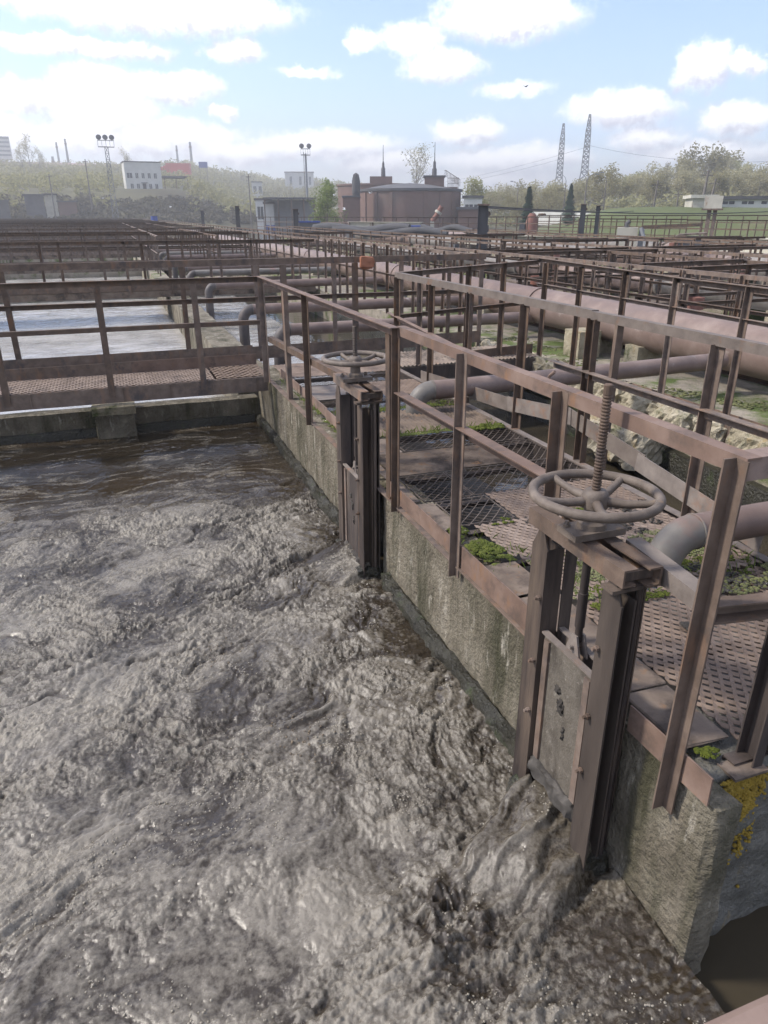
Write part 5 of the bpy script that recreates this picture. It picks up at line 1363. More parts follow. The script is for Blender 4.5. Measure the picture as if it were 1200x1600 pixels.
def window(parent, x, z, w_, h_, y=0.0, name='window'):
    b = MB()
    for (x0, x1, z0, z1) in ((x - w_ / 2 - .08, x - w_ / 2, z, z + h_), (x + w_ / 2, x + w_ / 2 + .08, z, z + h_), (x - w_ / 2 - .08, x + w_ / 2 + .08, z - .1, z), (x - w_ / 2 - .08, x + w_ / 2 + .08, z + h_, z + h_ + .08), (x - .04, x + .04, z, z + h_)):
        b.box(x0, x1, y - 0.06, y + 0.05, z0, z1)
    f = lpart(b, name, M['whitewash'], parent)
    b = MB(); b.box(x - w_ / 2, x + w_ / 2, y + 0.0, y + 0.03, z, z + h_); lpart(b, 'pane', M['glass'], f)


# white two-storey house on the left bank
D = 205; zb = zat(232, 299, D)
t = empty_facing('white_house', 'white two-storey flat-roofed house on the left bank', 'house', 231, D, zb, 6)
W_ = 10.6; H_ = 7.9; t.scale = (0.82, 0.82, 0.84)
b = MB()
def wall_with_holes(b, x0, x1, z0, z1, y, holes, th=0.3):
    xs_ = sorted({x0, x1, *[h[0] for h in holes], *[h[1] for h in holes]}); zs_ = sorted({z0, z1, *[h[2] for h in holes], *[h[3] for h in holes]})
    for i in range(len(xs_) - 1):
        for j in range(len(zs_) - 1):
            cx_, cz_ = (xs_[i] + xs_[i + 1]) / 2, (zs_[j] + zs_[j + 1]) / 2
            if any(h[0] < cx_ < h[1] and h[2] < cz_ < h[3] for h in holes): continue
            b.box(xs_[i], xs_[i + 1], y, y + th, zs_[j], zs_[j + 1])
hx = [(-4.0, 1.5), (-1.9, 0.8), (-0.1, 0.8), (1.7, 0.8), (3.5, 0.8)]
holes = [(x - w_ / 2, x + w_ / 2, 3.6, 5.0) for x, w_ in hx] + [(x - w_ / 2, x + w_ / 2, 0.8, 2.1) for x, w_ in ((-3.6, .8), (-1.8, .8), (1.8, .8), (3.6, .8))] + [(-0.5, 0.5, 0.0, 2.2)]
wall_with_holes(b, -W_ / 2, W_ / 2, -1.0, H_, 0, holes)
b.box(-W_ / 2, -W_ / 2 + .3, .3, 8, -1, H_); b.box(W_ / 2 - .3, W_ / 2, .3, 8, -1, H_); b.box(-W_ / 2, W_ / 2, 8, 8.3, -1, H_); lpart(b, 'wall', M['whitewash'], t)
for x, w_ in hx: window(t, x, 3.6, w_, 1.4, 0.12)
for x in (-3.6, -1.8, 1.8, 3.6): window(t, x, 0.8, 0.8, 1.3, 0.12)
b = MB(); b.box(-.5, .5, .1, .2, 0, 2.2); lpart(b, 'door', M['roof_dark'], t)
b = MB(); b.box(-W_ / 2 - .2, W_ / 2 + .2, -.2, 8.5, H_, H_ + .25); lpart(b, 'roof', M['roof_dark'], t)
b = MB(); b.box(-.9, .9, -1.0, 0, 2.35, 2.5); lpart(b, 'porch_roof', M['roof_dark'], t)

t = empty_facing('canopy', 'dark flat canopy roof right of the white house', 'canopy', 279, 215, None, 10); z0 = zat(279, 279, 215) - t.location.z
b = MB(); b.box(-3.6, 3.8, -2, 2, z0, z0 + .5); lpart(b, 'roof', M['roof_dark'], t)
for x in (-3, 0, 3):
    b = MB(); b.box(x - .1, x + .1, -1.5, -1.3, -.5, z0); lpart(b, 'post', M['rust'], t)
t = empty_facing('red_kiosk', 'bright red boxy building on the hillside behind the white house', 'building', 285, 330, None, -8); z0 = zat(285, 268, 330) - t.location.z
b = MB(); b.box(-4.6, 4.6, 0, 5, -2, z0 + 2.4); b.add([(-8, -.5, z0 + .8), (-4.6, -.5, z0 + 2.2), (-4.6, 4, z0 + 2.2), (-8, 4, z0 + .8), (-8, -.5, z0 + .4), (-4.6, -.5, z0 + .4), (-4.6, 4, z0 + .4), (-8, 4, z0 + .4)], [(0, 1, 2, 3), (4, 7, 6, 5), (0, 4, 5, 1), (2, 6, 7, 3), (0, 3, 7, 4)]); lpart(b, 'wall', M['red_paint'], t)
b = MB(); b.box(-4.8, 4.8, -.2, 5.2, z0 + 2.4, z0 + 2.9); lpart(b, 'roof', M['red_paint'], t)
t = empty_facing('blue_sign', 'small blue hoarding on the hillside right of the red building', 'hoarding', 324, 340); z0 = zat(324, 259, 340) - t.location.z
b = MB(); b.box(-1.8, 1.8, 0, .4, z0 - 1, z0 + 1.2); lpart(b, 'panel', M['blue_paint'], t)
for x in (-1.5, 1.5):
    b = MB(); b.box(x - .1, x + .1, .1, .3, -1, z0 - 1); lpart(b, 'post', M['rust'], t)

# long low building on the crest and the white slab tower
t = empty_facing('long_building', 'long low building with pinkish roof on the left crest', 'building', 85, 420, None, 0); zt = zat(85, 262, 420) - t.location.z
b = MB(); b.box(-46, 36, 0, 16, -8, zt); lpart(b, 'wall', M['whitewash'], t)
b = MB(); b.add([(-47, -1, zt), (37, -1, zt), (37, 17, zt), (-47, 17, zt), (-47, 8, zt + 2.6), (37, 8, zt + 2.6)], [(0, 1, 5, 4), (2, 3, 4, 5), (0, 4, 3), (1, 2, 5), (0, 3, 2, 1)])
lpart(b, 'roof', material('pinkish_roof', [(0.30, 0.20, 0.19), (0.36, 0.26, 0.25)], 0.2, 0.8, 0, 2, rand=0), t)
for i in range(14):
    window(t, -42 + i * 5.6, zt - 3.2, 2.6, 1.6, -0.05)
t = empty_facing('slab_tower', 'white slab-shaped tower with ribbed face at the far left', 'tower', 16, 430, None, 0); zt = zat(16, 208, 430) - t.location.z; zm = zat(16, 250, 430) - t.location.z
b = MB(); b.box(-3, 3, 0, 6, -6, zm); lpart(b, 'stem', M['whitewash'], t)
b = MB(); b.box(-5.6, 5.6, -.6, 7, zm, zt - 2.4); lpart(b, 'block', M['whitewash'], t)
for i in range(5):
    zz = zm + 1.5 + i * (zt - 2.4 - zm) / 5.4
    b = MB(); b.box(-5.2, 5.2, -.75, -.6, zz, zz + 0.8); lpart(b, 'window_band', M['lamp_grey'], t)
b = MB(); b.box(-2.6, 1.6, 1, 5, zt - 2.4, zt); b.box(-1.6, .6, 1.5, 4, zt, zt + 1.4); lpart(b, 'plant_room', M['lamp_grey'], t)


def chimney(px, py, D, r_, label):
    t = empty_facing('chimney', label, 'chimney', px, D); zt = zat(px, py, D) - t.location.z
    b = MB(); b.lathe([(r_ * 1.3, -4), (r_, zt * 0.6), (r_ * 0.85, zt)], (0, 0, 0), 12); lpart(b, 'stack', M['lamp_grey'], t, True)
    b = MB(); b.lathe([(r_ * 0.9, 0), (r_ * 1.15, 0.1), (r_ * 1.15, .8), (r_ * .9, .9)], (0, 0, zt - 3), 12); lpart(b, 'collar', M['brick'], t, True)
chimney(105, 225, 480, .55, 'left one of the paired thin stacks above the long roof'); chimney(119, 220, 480, .6, 'right one of the paired thin stacks above the long roof')
chimney(286, 230, 480, .6, 'left one of the two stacks above the red building'); chimney(307, 225, 480, .75, 'right taller stack above the red building'); chimney(96, 246, 480, .8, 'short stub stack beside the paired stacks')


def lattice(b, h, w0, w1, n, r_=0.05, z0=0.0):
    for i in range(n):
        za, zb_ = z0 + h * i / n, z0 + h * (i + 1) / n; wa, wb = w0 + (w1 - w0) * i / n, w0 + (w1 - w0) * (i + 1) / n
        ca = [(-wa, -wa, za), (wa, -wa, za), (wa, wa, za), (-wa, wa, za)]; cb = [(-wb, -wb, zb_), (wb, -wb, zb_), (wb, wb, zb_), (-wb, wb, zb_)]
        for k in range(4):
            b.bar(ca[k], cb[k], r_ * 1.5, r_ * 1.5, (0.3, 1, 0)); b.bar(ca[k], cb[(k + 1) % 4], r_, r_, (0.3, 0.2, 1)); b.bar(cb[k], ca[(k + 1) % 4], r_, r_, (0.3, 0.2, 1)); b.bar(cb[k], cb[(k + 1) % 4], r_, r_, (0.1, 0.1, 1))


def flood_mast(px, py, D, label, lat, nl, wd):
    t = empty_facing('floodlight_mast', label, 'floodlight mast', px, D); zt = zat(px, py, D) - t.location.z
    b = MB()
    if lat: lattice(b, zt - 1.6, 0.55, 0.28, 14, 0.05)
    else: b.lathe([(0.28, -.5), (0.22, zt * .5), (0.16, zt - 1.4)], (0, 0, 0), 10)
    lpart(b, 'mast', M['lamp_grey'], t)
    b = MB(); z = zt - 1.6
    b.box(-wd, wd, -.5, .5, z - .08, z)
    for x in np.linspace(-wd, wd, 5):
        for y in (-.5, .5): b.bar((x, y, z), (x, y, z + 1.0), .05, .05, (0, 1, 0))
    for y in (-.5, .5): b.bar((-wd, y, z + 1), (wd, y, z + 1), .06, .06)
    lpart(b, 'platform', M['lamp_grey'], t)
    for i in range(nl):
        x = wd * 0.8 * (2 * i / (nl - 1) - 1)
        b = MB(); b.lathe([(0.15, 0.35), (0.42, 0.1), (0.46, 0), (0.40, -0.02)], (x, -.55, z + 1.45), 14, (0, 1, -0.35)); b.bar((x, -.3, z + .9), (x, -.3, z + 1.5), .06, .06, (0, 1, 0)); lpart(b, 'floodlight', M['roof_dark'], t, True)


flood_mast(180, 217, 150, 'lattice floodlight mast with three lamps before the left bank', True, 3, 1.35)
flood_mast(481, 230, 150, 'slim floodlight mast with two lamps beside the green tree', False, 2, 0.85)


def pylon(px, py, D, label):
    t = empty_facing('pylon', label, 'pylon', px, D); zt = zat(px, py, D) - t.location.z
    b = MB(); lattice(b, zt * 0.42, 3.9, 1.5, 5, 0.24); lattice(b, zt * 0.42, 1.5, 1.0, 8, 0.22, zt * 0.42); lattice(b, zt * 0.16, 1.0, 0.35, 3, 0.2, zt * 0.84); lpart(b, 'lattice', M['roof_dark'], t)
    for k, f in enumerate((0.68, 0.80, 0.91)):
        b = MB(); z = zt * f; w_ = (1.9, 1.7, 1.5)[k]; b.bar((0, -w_ * 3.2, z), (0, w_ * 3.2, z), .3, .3); b.bar((0, -w_ * 3.2, z), (0, 0, z + 1.6), .18, .18); b.bar((0, w_ * 3.2, z), (0, 0, z + 1.6), .18, .18); lpart(b, 'crossarm', M['roof_dark'], t)
    return t


def wire(p, q, sag, r_, label, cat='wire'):
    pts = [Vector(p).lerp(Vector(q), i / 16) - Vector((0, 0, 4 * sag * (i / 16) * (1 - i / 16))) for i in range(17)]
    b = MB(); b.tube(pts, r_, 5); tag(b.build('power_line', M['roof_dark']), label, cat)


pylon(869, 199, 400, 'left shorter power pylon beyond the trees'); pylon(907, 186, 370, 'right taller power pylon beyond the trees')
for k, (py_, lab) in enumerate(((233, 'upper power line sagging from the right pylon to the left'), (250, 'lower power line sagging from the left pylon'))):
    pa = at(907 - 38 * k, 372); pb = at(560, 640)
    wire((*pa, zat(907, py_, 372)), (*pb, zat(560, 296, 640)), 5, 0.06, lab)
pa = at(907, 372); pb = at(1330, 300); wire((*pa, zat(907, 230, 372)), (*pb, zat(1330, 246, 300)), 4, 0.06, 'power line running right from the taller pylon')


def pole(px, py, pb, D, label, r_=0.12, arm=0, cat='pole', lean=0.0, mat='wood_pole'):
    t = empty_facing('lamp_post' if arm else 'utility_pole', label, 'lamp post' if arm else 'pole', px, D); zt = zat(px, py, D) - t.location.z
    b = MB(); b.lathe([(r_ * 1.2, -.5), (r_, zt * .5), (r_ * .7, zt)], (0, 0, 0), 8); lpart(b, 'shaft', M[mat], t, True)
    if arm:
        b = MB(); b.tube([(0, 0, zt), (arm * .25, 0, zt + .45), (arm * .7, 0, zt + .75), (arm * 1.3, 0, zt + .85)], [r_ * .6, r_ * .5, r_ * .4, r_ * .35], 6); lpart(b, 'arm', M['lamp_grey'], t, True)
        b = MB(); b.box(min(arm * 1.2, arm * 1.75), max(arm * 1.2, arm * 1.75), -.12, .12, zt + .76, zt + .92); lpart(b, 'lamp_head', M['lamp_grey'], t)
    else:
        b = MB(); b.box(-.5, .5, -.05, .05, zt - .5, zt - .4); lpart(b, 'crossarm', M[mat], t)
    t.rotation_euler.y = R(lean)


for (px, py, D, lab, arm, r_, lean) in (
    (912, 282, 105, 'curved lamp post just right of the taller pylon', 1.2, .10, 0), (942, 283, 120, 'curved lamp post with arm to the left, by the poles', -.9, .09, 0), (880, 283, 130, 'small curved lamp post between the pylons', -.7, .08, 0), (807, 292, 140, 'small curved lamp post left of the tall spruce', -.8, .08, 0),
    (1094, 268, 85, 'tall pole before the bare poplars, left of a pair', 0, .13, 3), (1107, 280, 80, 'shorter leaning pole, right of a pair by the low building', 0, .11, 4), (1020, 283, 90, 'pole before the yellow-green tree', 0, .10, 2), (1056, 298, 100, 'short thin pole between the pole pair and the lone pole', 0, .08, 0),
    (86, 272, 170, 'pole on the left bank below the slab tower', 0, .13, 0), (145, 250, 175, 'pole left of the lattice floodlight mast', 0, .13, 0), (392, 273, 160, 'pole near the white sheds on the slope', 0, .12, 0), (478, 240, 152, 'thin mast close beside the slim floodlight mast', 0, .06, 0)):
    pole(px, py, 0, D, lab, r_, arm, lean=lean)
wire((*at(912, 105), zat(912, 312, 105)), (*at(1056, 100), zat(1056, 306, 100)), 1.2, 0.03, 'cable sagging between the lamp post and the thin pole')
wire((*at(755, 26), zat(755, 322, 26)), (*at(1200, 40), zat(1200, 331, 40)), 0.15, 0.02, 'taut cable strung from the dark column to the right')
wire((*at(755, 26), zat(755, 324, 26)), (*at(990, 60), zat(990, 330, 60)), 0.12, 0.02, 'second taut cable strung just below the first')

# brick tank with its roof house and spires
D = 118
t = empty_facing('brick_tank', 'big round dull-red brick tank with parapet and roof house', 'tank', 640, D, -0.5); zt = zat(640, 294, D - 7) + 0.5
rr = 7.7
b = MB(); b.lathe([(rr, -1), (rr, zt - .5), (rr * 0.995, zt - .48), (rr * 0.995, zt - .2)], (0, 0, 0), 64); lpart(b, 'drum', M['brick'], t, True)
b = MB(); b.lathe([(rr + .02, zt - .35), (rr + .22, zt - .33), (rr + .22, zt), (rr - .3, zt + .02)], (0, 0, 0), 64); lpart(b, 'parapet', M['roof_dark'], t, True)
b = MB(); b.lathe([(rr - .3, zt + .0), (4, zt + .6), (.1, zt + .9)], (0, 0, 0), 48); lpart(b, 'roof', M['roof_dark'], t, True)
for i, a in enumerate(np.linspace(-2.9, -0.3, 9)):
    b = MB(); b.box(-.25, .25, -.12, .12, -1, zt - .5); q = lpart(b, 'pilaster', M['brick'], t); q.location = ((rr + .02) * math.cos(a), (rr + .02) * math.sin(a), 0); q.rotation_euler = (0, 0, a + math.pi / 2)
b = MB(); b.box(2.2, 5.0, -3, 1, zt, zt + 1.6); h_ = lpart(b, 'roof_house', M['brick'], t)
b = MB(); b.box(2.0, 5.2, -3.2, 1.2, zt + 1.6, zt + 1.8); lpart(b, 'house_roof', M['roof_dark'], h_)
b = MB(); b.lathe([(.36, 0), (.34, 1.0), (.22, 1.2), (.2, 1.9), (.07, 2.2), (.03, 4.6)], (3.6, -1, zt + 1.7), 12); lpart(b, 'spire', M['roof_dark'], t, True)
b = MB()
for i in range(12):
    x = 5.1 + i * 0.2; z = zt + 1.6 - max(0, (x - 5.2)) * 0.6; b.bar((x, -3.0, z), (x, -3.0, z + .9), .06, .06, (0, 1, 0))
b.bar((5.1, -3, zt + 2.5), (7.3, -3, zt + 1.25), .07, .07); b.box(5.1, 7.0, -3.2, -2.4, zt + .0, zt + .25); lpart(b, 'stair', M['rust'], t)
b = MB()
for i in range(10):
    x = 5.6 + i * .18; b.bar((x, -1.6, zt), (x, -1.6, zt + 1.5), .05, .05, (0, 1, 0))
b.bar((5.6, -1.6, zt + 1.5), (7.2, -1.6, zt + 1.5), .07, .07); b.bar((5.6, -1.6, zt + .8), (7.2, -1.6, zt + .8), .07, .07); lpart(b, 'roof_railing', M['rust'], t)
# second tank, only its top and fittings show behind
t = empty_facing('second_brick_tank', 'second brick tank half hidden behind the left of the big one', 'tank', 592, 142, -0.5); zt = zat(592, 289, 142) + .5
b = MB(); b.lathe([(7.5, -1), (7.5, zt - .3), (7.7, zt - .28), (7.7, zt)], (0, 0, 0), 48); lpart(b, 'drum', M['brick'], t, True)
b = MB(); b.box(-1.6, 2.4, -2, 2, zt, zt + 1.3); lpart(b, 'roof_house', M['brick'], t)
b = MB(); b.lathe([(.4, 0), (.36, 1.4), (.24, 1.6), (.2, 2.2), (.08, 2.6), (.035, 5.2)], (.8, -1, zt + 1.2), 12); lpart(b, 'spire', M['roof_dark'], t, True)
t = empty_facing('dark_vent_stack', 'dark round-headed vent stack left of the brick tank', 'stack', 557, 112, -0.4); zt = zat(557, 271, 112) + .4
b = MB(); b.lathe([(.42, -.5), (.42, zt * .55), (.55, zt * .6), (.6, zt * .85), (.4, zt * .97), (.1, zt)], (0, 0, 0), 14); lpart(b, 'stack', M['roof_dark'], t, True)
b = MB(); b.lathe([(.44, 0), (.62, .05), (.62, .3), (.44, .35)], (0, 0, zt * .55), 14); lpart(b, 'collar', M['rust'], t, True)
t = empty_facing('brick_annex', 'low red brick annex at the left foot of the brick tank', 'building', 549, 105, -0.4)
b = MB(); b.box(-1.1, 1.1, 0, 5, -.5, zat(549, 308, 105) + .4); lpart(b, 'wall', M['brick'], t)
b = MB(); z0 = zat(549, 308, 105) + .4; b.box(-1.25, 1.25, -.15, 5.15, z0, z0 + .2); lpart(b, 'roof', M['roof_dark'], t)

def low_building(name, label, px0, px1, pt, D, mat, nwin, turn=0, depth=7, roof='roof_dark', base=None):
    pm = (px0 + px1) / 2; xa, xb = at(px0, D), at(px1, D); w_ = math.dist(xa, xb) / 2
    t = empty_facing(name, label, 'building', pm, D, base, turn); zt = zat(pm, pt, D) - t.location.z
    hs = []
    for i in range(nwin):
        x = -w_ + 2 * w_ * (i + .6) / nwin; hs.append((x - .55, x + .55, zt * .42, zt * .8))
    b = MB(); wall_with_holes(b, -w_, w_, -1.5, zt, 0, hs); b.box(-w_, -w_ + .3, .3, depth, -1.5, zt); b.box(w_ - .3, w_, .3, depth, -1.5, zt); b.box(-w_, w_, depth, depth + .3, -1.5, zt); lpart(b, 'wall', M[mat], t)
    for h in hs: window(t, (h[0] + h[1]) / 2, h[2], 1.1, h[3] - h[2], 0.12)
    b = MB(); b.box(-w_ - .25, w_ + .25, -.3, depth + .5, zt, zt + .3); lpart(b, 'roof', M[roof], t)
    return t


low_building('low_white_building', 'low white building with grey roof on the grass bank', 1116, 1240, 312, 84, 'whitewash', 4, 10)
low_building('pale_shed', 'pale boxy shed at the left end of the low white building', 1079, 1115, 310, 80, 'beige_paint', 0, 10, 4, 'beige_paint')
low_building('small_white_building', 'small white building with two windows right of the brick tank', 724, 752, 309, 112, 'whitewash', 2, 0, 6)
low_building('red_brick_shed', 'low red brick shed in front of the small white building', 716, 750, 327, 100, 'brick', 0, 0, 4)
low_building('white_shed', 'white shed among the sheds below the wooded hill', 400, 424, 312, 150, 'whitewash', 2, 0, 5)
low_building('white_kiosk', 'white kiosk with blue doors left of the slim mast', 414, 428, 318, 130, 'whitewash', 0, 0, 3)
b = MB()
t = empty_facing('blue_doors', 'pair of blue doors leaning at the white kiosk', 'doors', 421, 129.4, None)
for x in (-.75, .15):
    b = MB(); b.box(x, x + .65, -.1, 0, 0, 1.7); lpart(b, 'door_leaf', M['blue_paint'], t)
low_building('dark_shed', 'dark flat-roofed shed on the left bank', 42, 72, 305, 172, 'roof_dark', 0, 0, 5)
low_building('beige_shed', 'beige boarded shed on the left bank beside the dark one', 73, 92, 304, 172, 'beige_paint', 0, 0, 4)
low_building('flat_shed', 'wide low shed with dark roof right of the beige one', 93, 122, 315, 172, 'brick', 0, 0, 4)
low_building('tilted_roof_shed', 'low dark shed at the left edge of the picture', -20, 16, 314, 165, 'roof_dark', 0, 0, 5)
low_building('red_roof_house', 'long house with reddish roof high on the wooded hill', 448, 492, 270, 400, 'whitewash', 3, 0, 9, 'brick')
low_building('white_hill_house', 'white house low on the wooded hill', 396, 412, 285, 300, 'whitewash', 2, 0, 6)
t = empty_facing('open_shed', 'open steel-framed shed with dark roof left of the green tree', 'shed', 460, 128); zt = zat(460, 308, 128) - t.location.z
b = MB(); b.box(-5, 3.6, 0, 5, zt - .25, zt); lpart(b, 'roof', M['roof_dark'], t)
for x in (-4.8, -2.6, -.4, 1.6, 3.4):
    for y in (.2, 4.8):
        b = MB(); b.box(x - .1, x + .1, y - .1, y + .1, -.5, zt - .25); lpart(b, 'post', M['rust'], t)
b = MB(); b.box(-4.8, 3.4, 4.9, 5, .2, zt - .3); lpart(b, 'back_panel', M['lamp_grey'], t)

# travelling bridges and machinery on the far basins
def girder(name, label, px0, px1, pt, D0, D1, h, mat='beige_paint'):
    a, c = at(px0, D0), at(px1, D1); z = zat(px0, pt, D0)
    t = thing(name, label, 'girder', (a[0], a[1], z - h))
    b = MB(); p = (a[0], a[1], z - h / 2); q = (c[0], c[1], z - h / 2)
    w_ = .22; tk = .03
    b.prism([(-w_, -h / 2), (w_, -h / 2), (w_, -h / 2 + tk), (tk / 2, -h / 2 + tk), (tk / 2, h / 2 - tk), (w_, h / 2 - tk), (w_, h / 2), (-w_, h / 2), (-w_, h / 2 - tk), (-tk / 2, h / 2 - tk), (-tk / 2, -h / 2 + tk), (-w_, -h / 2 + tk)], p, q); b.build('beam', M[mat], t)
    L_ = math.dist(a, c); n = max(2, int(L_ / 2))
    for i in range(n + 1):
        s_ = i / n; x, y = a[0] + (c[0] - a[0]) * s_, a[1] + (c[1] - a[1]) * s_
        b = MB(); b.box(x - .04, x + .04, y - .15, y + .15, z - h + tk, z - tk); b.build('stiffener', M['rust'], t)
    for s_ in (0.03, 0.97):
        x, y = a[0] + (c[0] - a[0]) * s_, a[1] + (c[1] - a[1]) * s_
        b = MB(); b.box(x - .3, x + .3, y - .3, y + .3, -1.0, z - h); b.build('end_carriage', M['roof_dark'], t)
    return t


girder('bridge_girder', 'long beige girder between the dark column and the beige machine box', 712, 905, 366, 36, 33, 0.42)
girder('bridge_girder', 'pale thin girder behind the dark pipes, in front of the brick tank', 545, 660, 346, 62, 58, 0.55)
girder('bridge_girder', 'beige girder with rusty hood at the right edge', 1085, 1260, 369, 30, 27, 0.45)
t = empty_facing('machine_box', 'rust-streaked beige machine box with a slanting strut', 'machine', 990, 32, 0.0); z0 = zat(990, 356, 32)
b = MB(); b.box(-.55, .25, 0, .9, -.2, z0); lpart(b, 'housing', M['beige_paint'], t)
b = MB(); b.box(.3, .5, .1, .8, -.2, z0 * .95); lpart(b, 'side_panel', M['lamp_grey'], t)
b = MB(); b.bar((.35, -.05, z0), (.95, -.3, -.3), .14, .1); lpart(b, 'strut', M['lamp_grey'], t)
b = MB(); b.bar((.4, .2, z0 + .02), (2.6, .2, z0 + .12), .12, .12); lpart(b, 'boom', M['rust'], t)
b = MB(); b.tube([(-.2, .4, z0), (-.2, .4, z0 + .15), (-.1, .4, z0 + .25)], .08, 8); lpart(b, 'vent', M['roof_dark'], t, True)
t = empty_facing('rusty_hood', 'rusty sheet hood over the end of the right-hand girder', 'hood', 1083, 29, 0.0); z0 = zat(1083, 364, 29)
b = MB(); b.prism([(-.9, -.35), (-.35, .0), (.55, .06), (.55, 0), (-.3, -.06), (-.85, -.4)], (0, 0, z0 - .05), (0, .9, z0 - .05)); lpart(b, 'sheet', M['plate'], t)
b = MB(); b.box(-.5, .5, .1, .8, -.6, z0 - .15); lpart(b, 'gearbox', M['roof_dark'], t)
t = empty_facing('rusty_column', 'rust-orange column carrying a box, before the green bank', 'column', 1112, 38, -.3); z0 = zat(1112, 326, 38) + .3
b = MB(); b.box(-.2, -.02, 0, .2, 0, z0); b.box(.05, .22, 0, .2, 0, z0); lpart(b, 'column', M['rust'], t)
b = MB(); b.box(-.38, .38, -.15, .5, z0, z0 + .52); lpart(b, 'box', M['beige_paint'], t)
b = MB(); b.box(-.45, .45, -.2, .55, z0 - .07, z0); lpart(b, 'tray', M['rust'], t)


def column(px, py, D, w_, label, cap=True):
    t = empty_facing('steel_column', label, 'column', px, D, -.4); z0 = zat(px, py, D) + .4
    b = MB(); b.channel((0, 0, 0), (0, 0, z0), w_ * 2, w_ * .8, w_ * .1, (1, 0, 0), 1); b.channel((0, .02, 0), (0, .02, z0), w_ * 2, w_ * .8, w_ * .1, (1, 0, 0), -1); lpart(b, 'shaft', M['roof_dark'], t)
    if cap:
        b = MB(); b.box(-w_ * 1.15, w_ * 1.15, -w_, w_, z0, z0 + w_ * .3); b.lathe([(w_ * .5, 0), (w_ * .5, w_)], (w_, 0, z0 - w_ * 1.5), 8, (0, 1, 0)); lpart(b, 'head', M['rust'], t)


column(755, 321, 26, .17, 'dark steel column standing among the right-hand railings'); column(462, 327, 44, .14, 'dark steel column left of the green tree'); column(371, 322, 62, .16, 'dark steel column far off, left of the white kiosk'); column(316, 329, 85, .16, 'small dark column farthest along the tanks')
column(911, 320, 48, .16, 'dark post behind the girder, left of the hooked post'); column(934, 322, 40, .10, 'hooked rusty post above the beige girder'); column(760, 352, 30, .12, 'short dark post close to the steel column', False)
t = empty_facing('orange_vent', 'tilted orange pipe stub on a stand before the brick tank', 'vent pipe', 684, 70, -.3); z0 = zat(684, 340, 70) + .3
b = MB(); b.tube([(-.5, 0, z0 - .3), (-.1, 0, z0 + .2), (.35, 0, z0 + .95)], .22, 12); lpart(b, 'stub', M['valve_red'], t, True)
b = MB(); b.lathe([(.24, -.12), (.33, -.1), (.33, .1), (.24, .12)], (.05, 0, z0 + .45), 12, (.5, 0, .8)); lpart(b, 'collar', M['beige_paint'], t, True)
b = MB(); b.box(-.7, -.3, -.2, .2, -.5, z0 - .3); lpart(b, 'stand', M['beige_paint'], t)
t = empty_facing('red_pump', 'red pump housing with a curled pipe below the tall spruce', 'pump', 832, 62, -.3); z0 = zat(826, 333, 62) + .3
b = MB(); b.lathe([(.5, 0), (.5, z0 * .6), (.35, z0 * .9), (.2, z0)], (0, 0, 0), 14); lpart(b, 'housing', M['valve_red'], t, True)
b = MB(); b.torus((.75, 0, z0 * .95), .22, .09, 16, 8); lpart(b, 'curled_pipe', M['rust'], t, True)
b = MB(); b.box(-.95, -.55, -.3, .3, 0, z0 * .65); lpart(b, 'cabinet', M['roof_dark'], t)
# heaps of dark hose and pipe in front of the brick tank
for k, (px0, px1, py, D, r_, lab) in enumerate(((490, 640, 357, 52, .28, 'dark thick hose lying before the brick tank'), (520, 700, 362, 46, .2, 'thinner dark hose in front of the thick one'), (660, 740, 357, 50, .18, 'dark hose end right of the hoses'))):
    a, c = at(px0, D), at(px1, D - 3); z = zat(px0, py, D)
    b = MB(); b.tube([(a[0] + (c[0] - a[0]) * s_, a[1] + (c[1] - a[1]) * s_, z + .12 * math.sin(s_ * 9 + k)) for s_ in np.linspace(0, 1, 14)], r_, 10); tag(b.build('hose', M['roof_dark'], smooth=True), lab, 'hose')
for k, (px, py, D, lab) in enumerate(((483, 345, 60, 'dark blue box left of the hoses'), (650, 352, 55, 'dark box right of the pale girder'), (240, 337, 100, 'small blue drum far along the tanks'))):
    t = empty_facing('blue_drum' if k == 2 else 'equipment_box', lab, 'drum' if k == 2 else 'box', px, D, -.3); z0 = zat(px, py, D) + .3
    b = MB()
    if k == 2: b.lathe([(.4, 0), (.4, z0 * .4), (.43, z0 * .42), (.43, z0 * .46), (.4, z0 * .48), (.4, z0)], (0, 0, 0), 14)
    else: b.box(-.8, .8, 0, .9, 0, z0 - .1)
    lpart(b, 'body', M['blue_paint'] if k == 2 else M['roof_dark'], t)
    b = MB(); b.box(-.85, .85, -.05, .95, z0 - .1, z0) if k < 2 else b.lathe([(.42, 0), (.42, .06)], (0, 0, z0), 14)
    lpart(b, 'lid', M['blue_paint'] if k < 2 else M['roof_dark'], t)

# fences along the far side of the basins
for k, (px0, px1, D0, D1, py, lab) in enumerate(((600, 760, 66, 62, 339, 'fence of thin posts before the brick tank'), (760, 905, 60, 54, 338, 'fence of thin posts below the spruces'), (905, 1075, 54, 48, 341, 'fence of thin posts at the foot of the green bank'), (1075, 1320, 48, 42, 343, 'fence of thin posts right of the rusty column'), (840, 1075, 66, 60, 336, 'farther fence half way up the green bank'), (1075, 1320, 60, 54, 336, 'farther fence below the low white building'), (400, 600, 80, 68, 338, 'fence left of the brick tank'))):
    a, c = at(px0, D0), at(px1, D1); zt = zat(px0, py, D0)
    railing_run(a, c, zt, lab, 1.1, False, (zt - .45, zt - .9), 'rust', None, -0.8, 'angle', None, 0.06)
b = MB(); a, c = at(830, 130), at(990, 118); z0 = zat(830, 331, 130)
b.prism([(-.15, -2), (.15, -2), (.15, 0), (-.15, 0)], (*a, z0), (*c, z0)); tag(b.build('concrete_fence', M['whitewash']), 'pale concrete fence behind the spruces', 'fence')

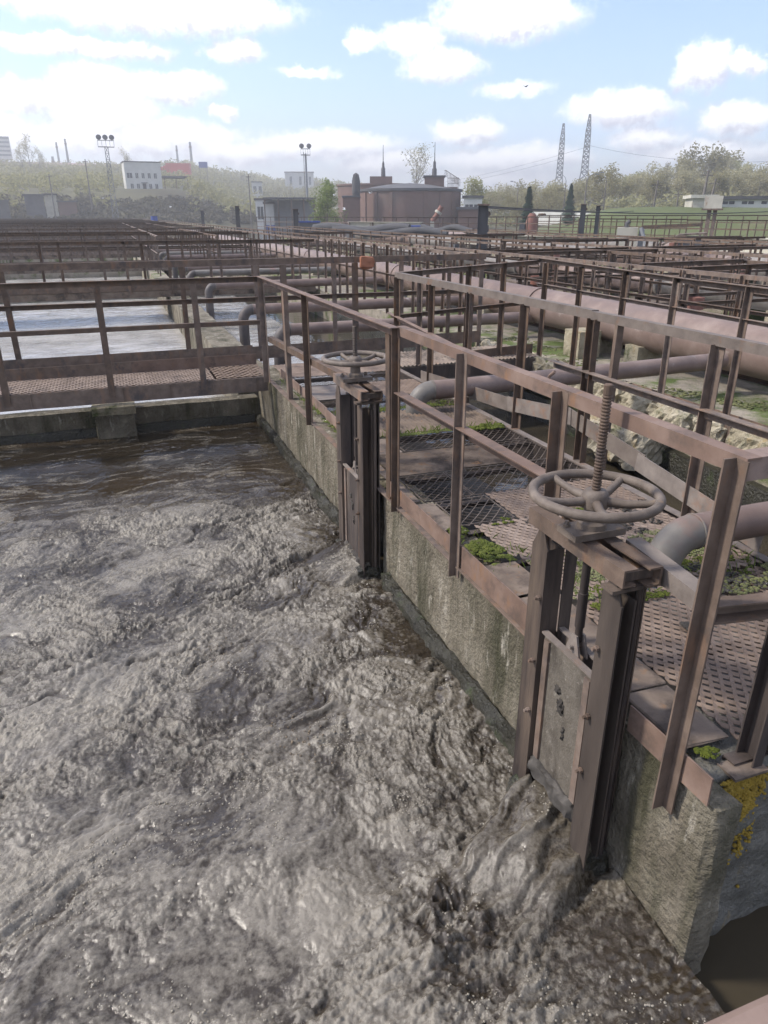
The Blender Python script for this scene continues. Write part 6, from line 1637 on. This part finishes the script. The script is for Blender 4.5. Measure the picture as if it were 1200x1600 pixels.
# ================================================================== GULLS
def gull(name, label, loc, span, heading, flap, mats):
    t = thing(name, label, 'bird', loc); t.rotation_euler = (0, 0, heading)
    L_ = span * 0.42
    b = MB(); b.tube([(-L_ * .5, 0, 0), (-L_ * .38, 0, .0), (-L_ * .1, 0, -.01 * span), (L_ * .25, 0, 0), (L_ * .42, 0, .02 * span), (L_ * .5, 0, .015 * span), (L_ * .6, 0, 0)], [L_ * .03, L_ * .05, L_ * .13, L_ * .12, L_ * .085, L_ * .06, L_ * .01], 8); lpart(b, 'body', M[mats], t, True)
    for s_ in (-1, 1):
        b = MB(); th = .012 * span
        pts = [(L_ * .2, 0, 0), (L_ * .28, s_ * span * .22, flap * span * .16), (L_ * .05, s_ * span * .5, flap * span * .10), (-L_ * .1, s_ * span * .22, flap * span * .15), (-L_ * .15, 0, 0)]
        b.add([(x, y, z + th / 2) for x, y, z in pts] + [(x, y, z - th / 2) for x, y, z in pts], [(0, 1, 3, 4), (1, 2, 3), (9, 8, 6, 5), (8, 7, 6)] + [(i, (i + 1) % 5 + 0, (i + 1) % 5 + 5, i + 5) for i in range(5)]); lpart(b, 'wing', M[mats], t)


def gat(px, py, D): return (*at(px, D), zat(px, py, D))
gull('flying_gull', 'dark bird high in the blue sky', (30.0, 52.0, CAM_Z + 60 * math.tan(R(8.05))), 0.75, 0.4, 0.6, 'gull_grey')
for k, (px, py, D, lab, f) in enumerate(((523, 305, 70, 'white gull flying before the green tree, upper one', 1), (524, 325, 66, 'white gull low before the green tree', .8), (538, 327, 62, 'white gull with raised wings by the brick annex', 1.4), (579, 302, 66, 'white gull before the left of the brick tank', 1.2), (367, 307, 90, 'white gull over the slope by the sheds', .6), (267, 323, 80, 'white gull low over the far tanks', .9), (164, 309, 95, 'white gull beside the lattice floodlight mast', .5))):
    gull('white_gull', lab, gat(px, py, D), 0.62, 0.3 + k * 1.1, f, 'gull')

# ================================================================== HAZE
b = MB(); b.box(-1395, 1395, -245, 1445, -2.9, 75)
hzm_ = bpy.data.materials.new('haze'); hzm_.use_nodes = True
_nt = hzm_.node_tree; _nt.nodes.clear()
_v = _nt.nodes.new('ShaderNodeVolumePrincipled'); _o = _nt.nodes.new('ShaderNodeOutputMaterial')
_v.inputs['Color'].default_value = (1.0, 0.985, 0.965, 1); _v.inputs['Density'].default_value = 0.0015; _v.inputs['Anisotropy'].default_value = 0.45
_nt.links.new(_v.outputs[0], _o.inputs['Volume'])
hz = b.build('haze', hzm_)
tag(hz, 'thin pale haze over the whole plant', kind='stuff')
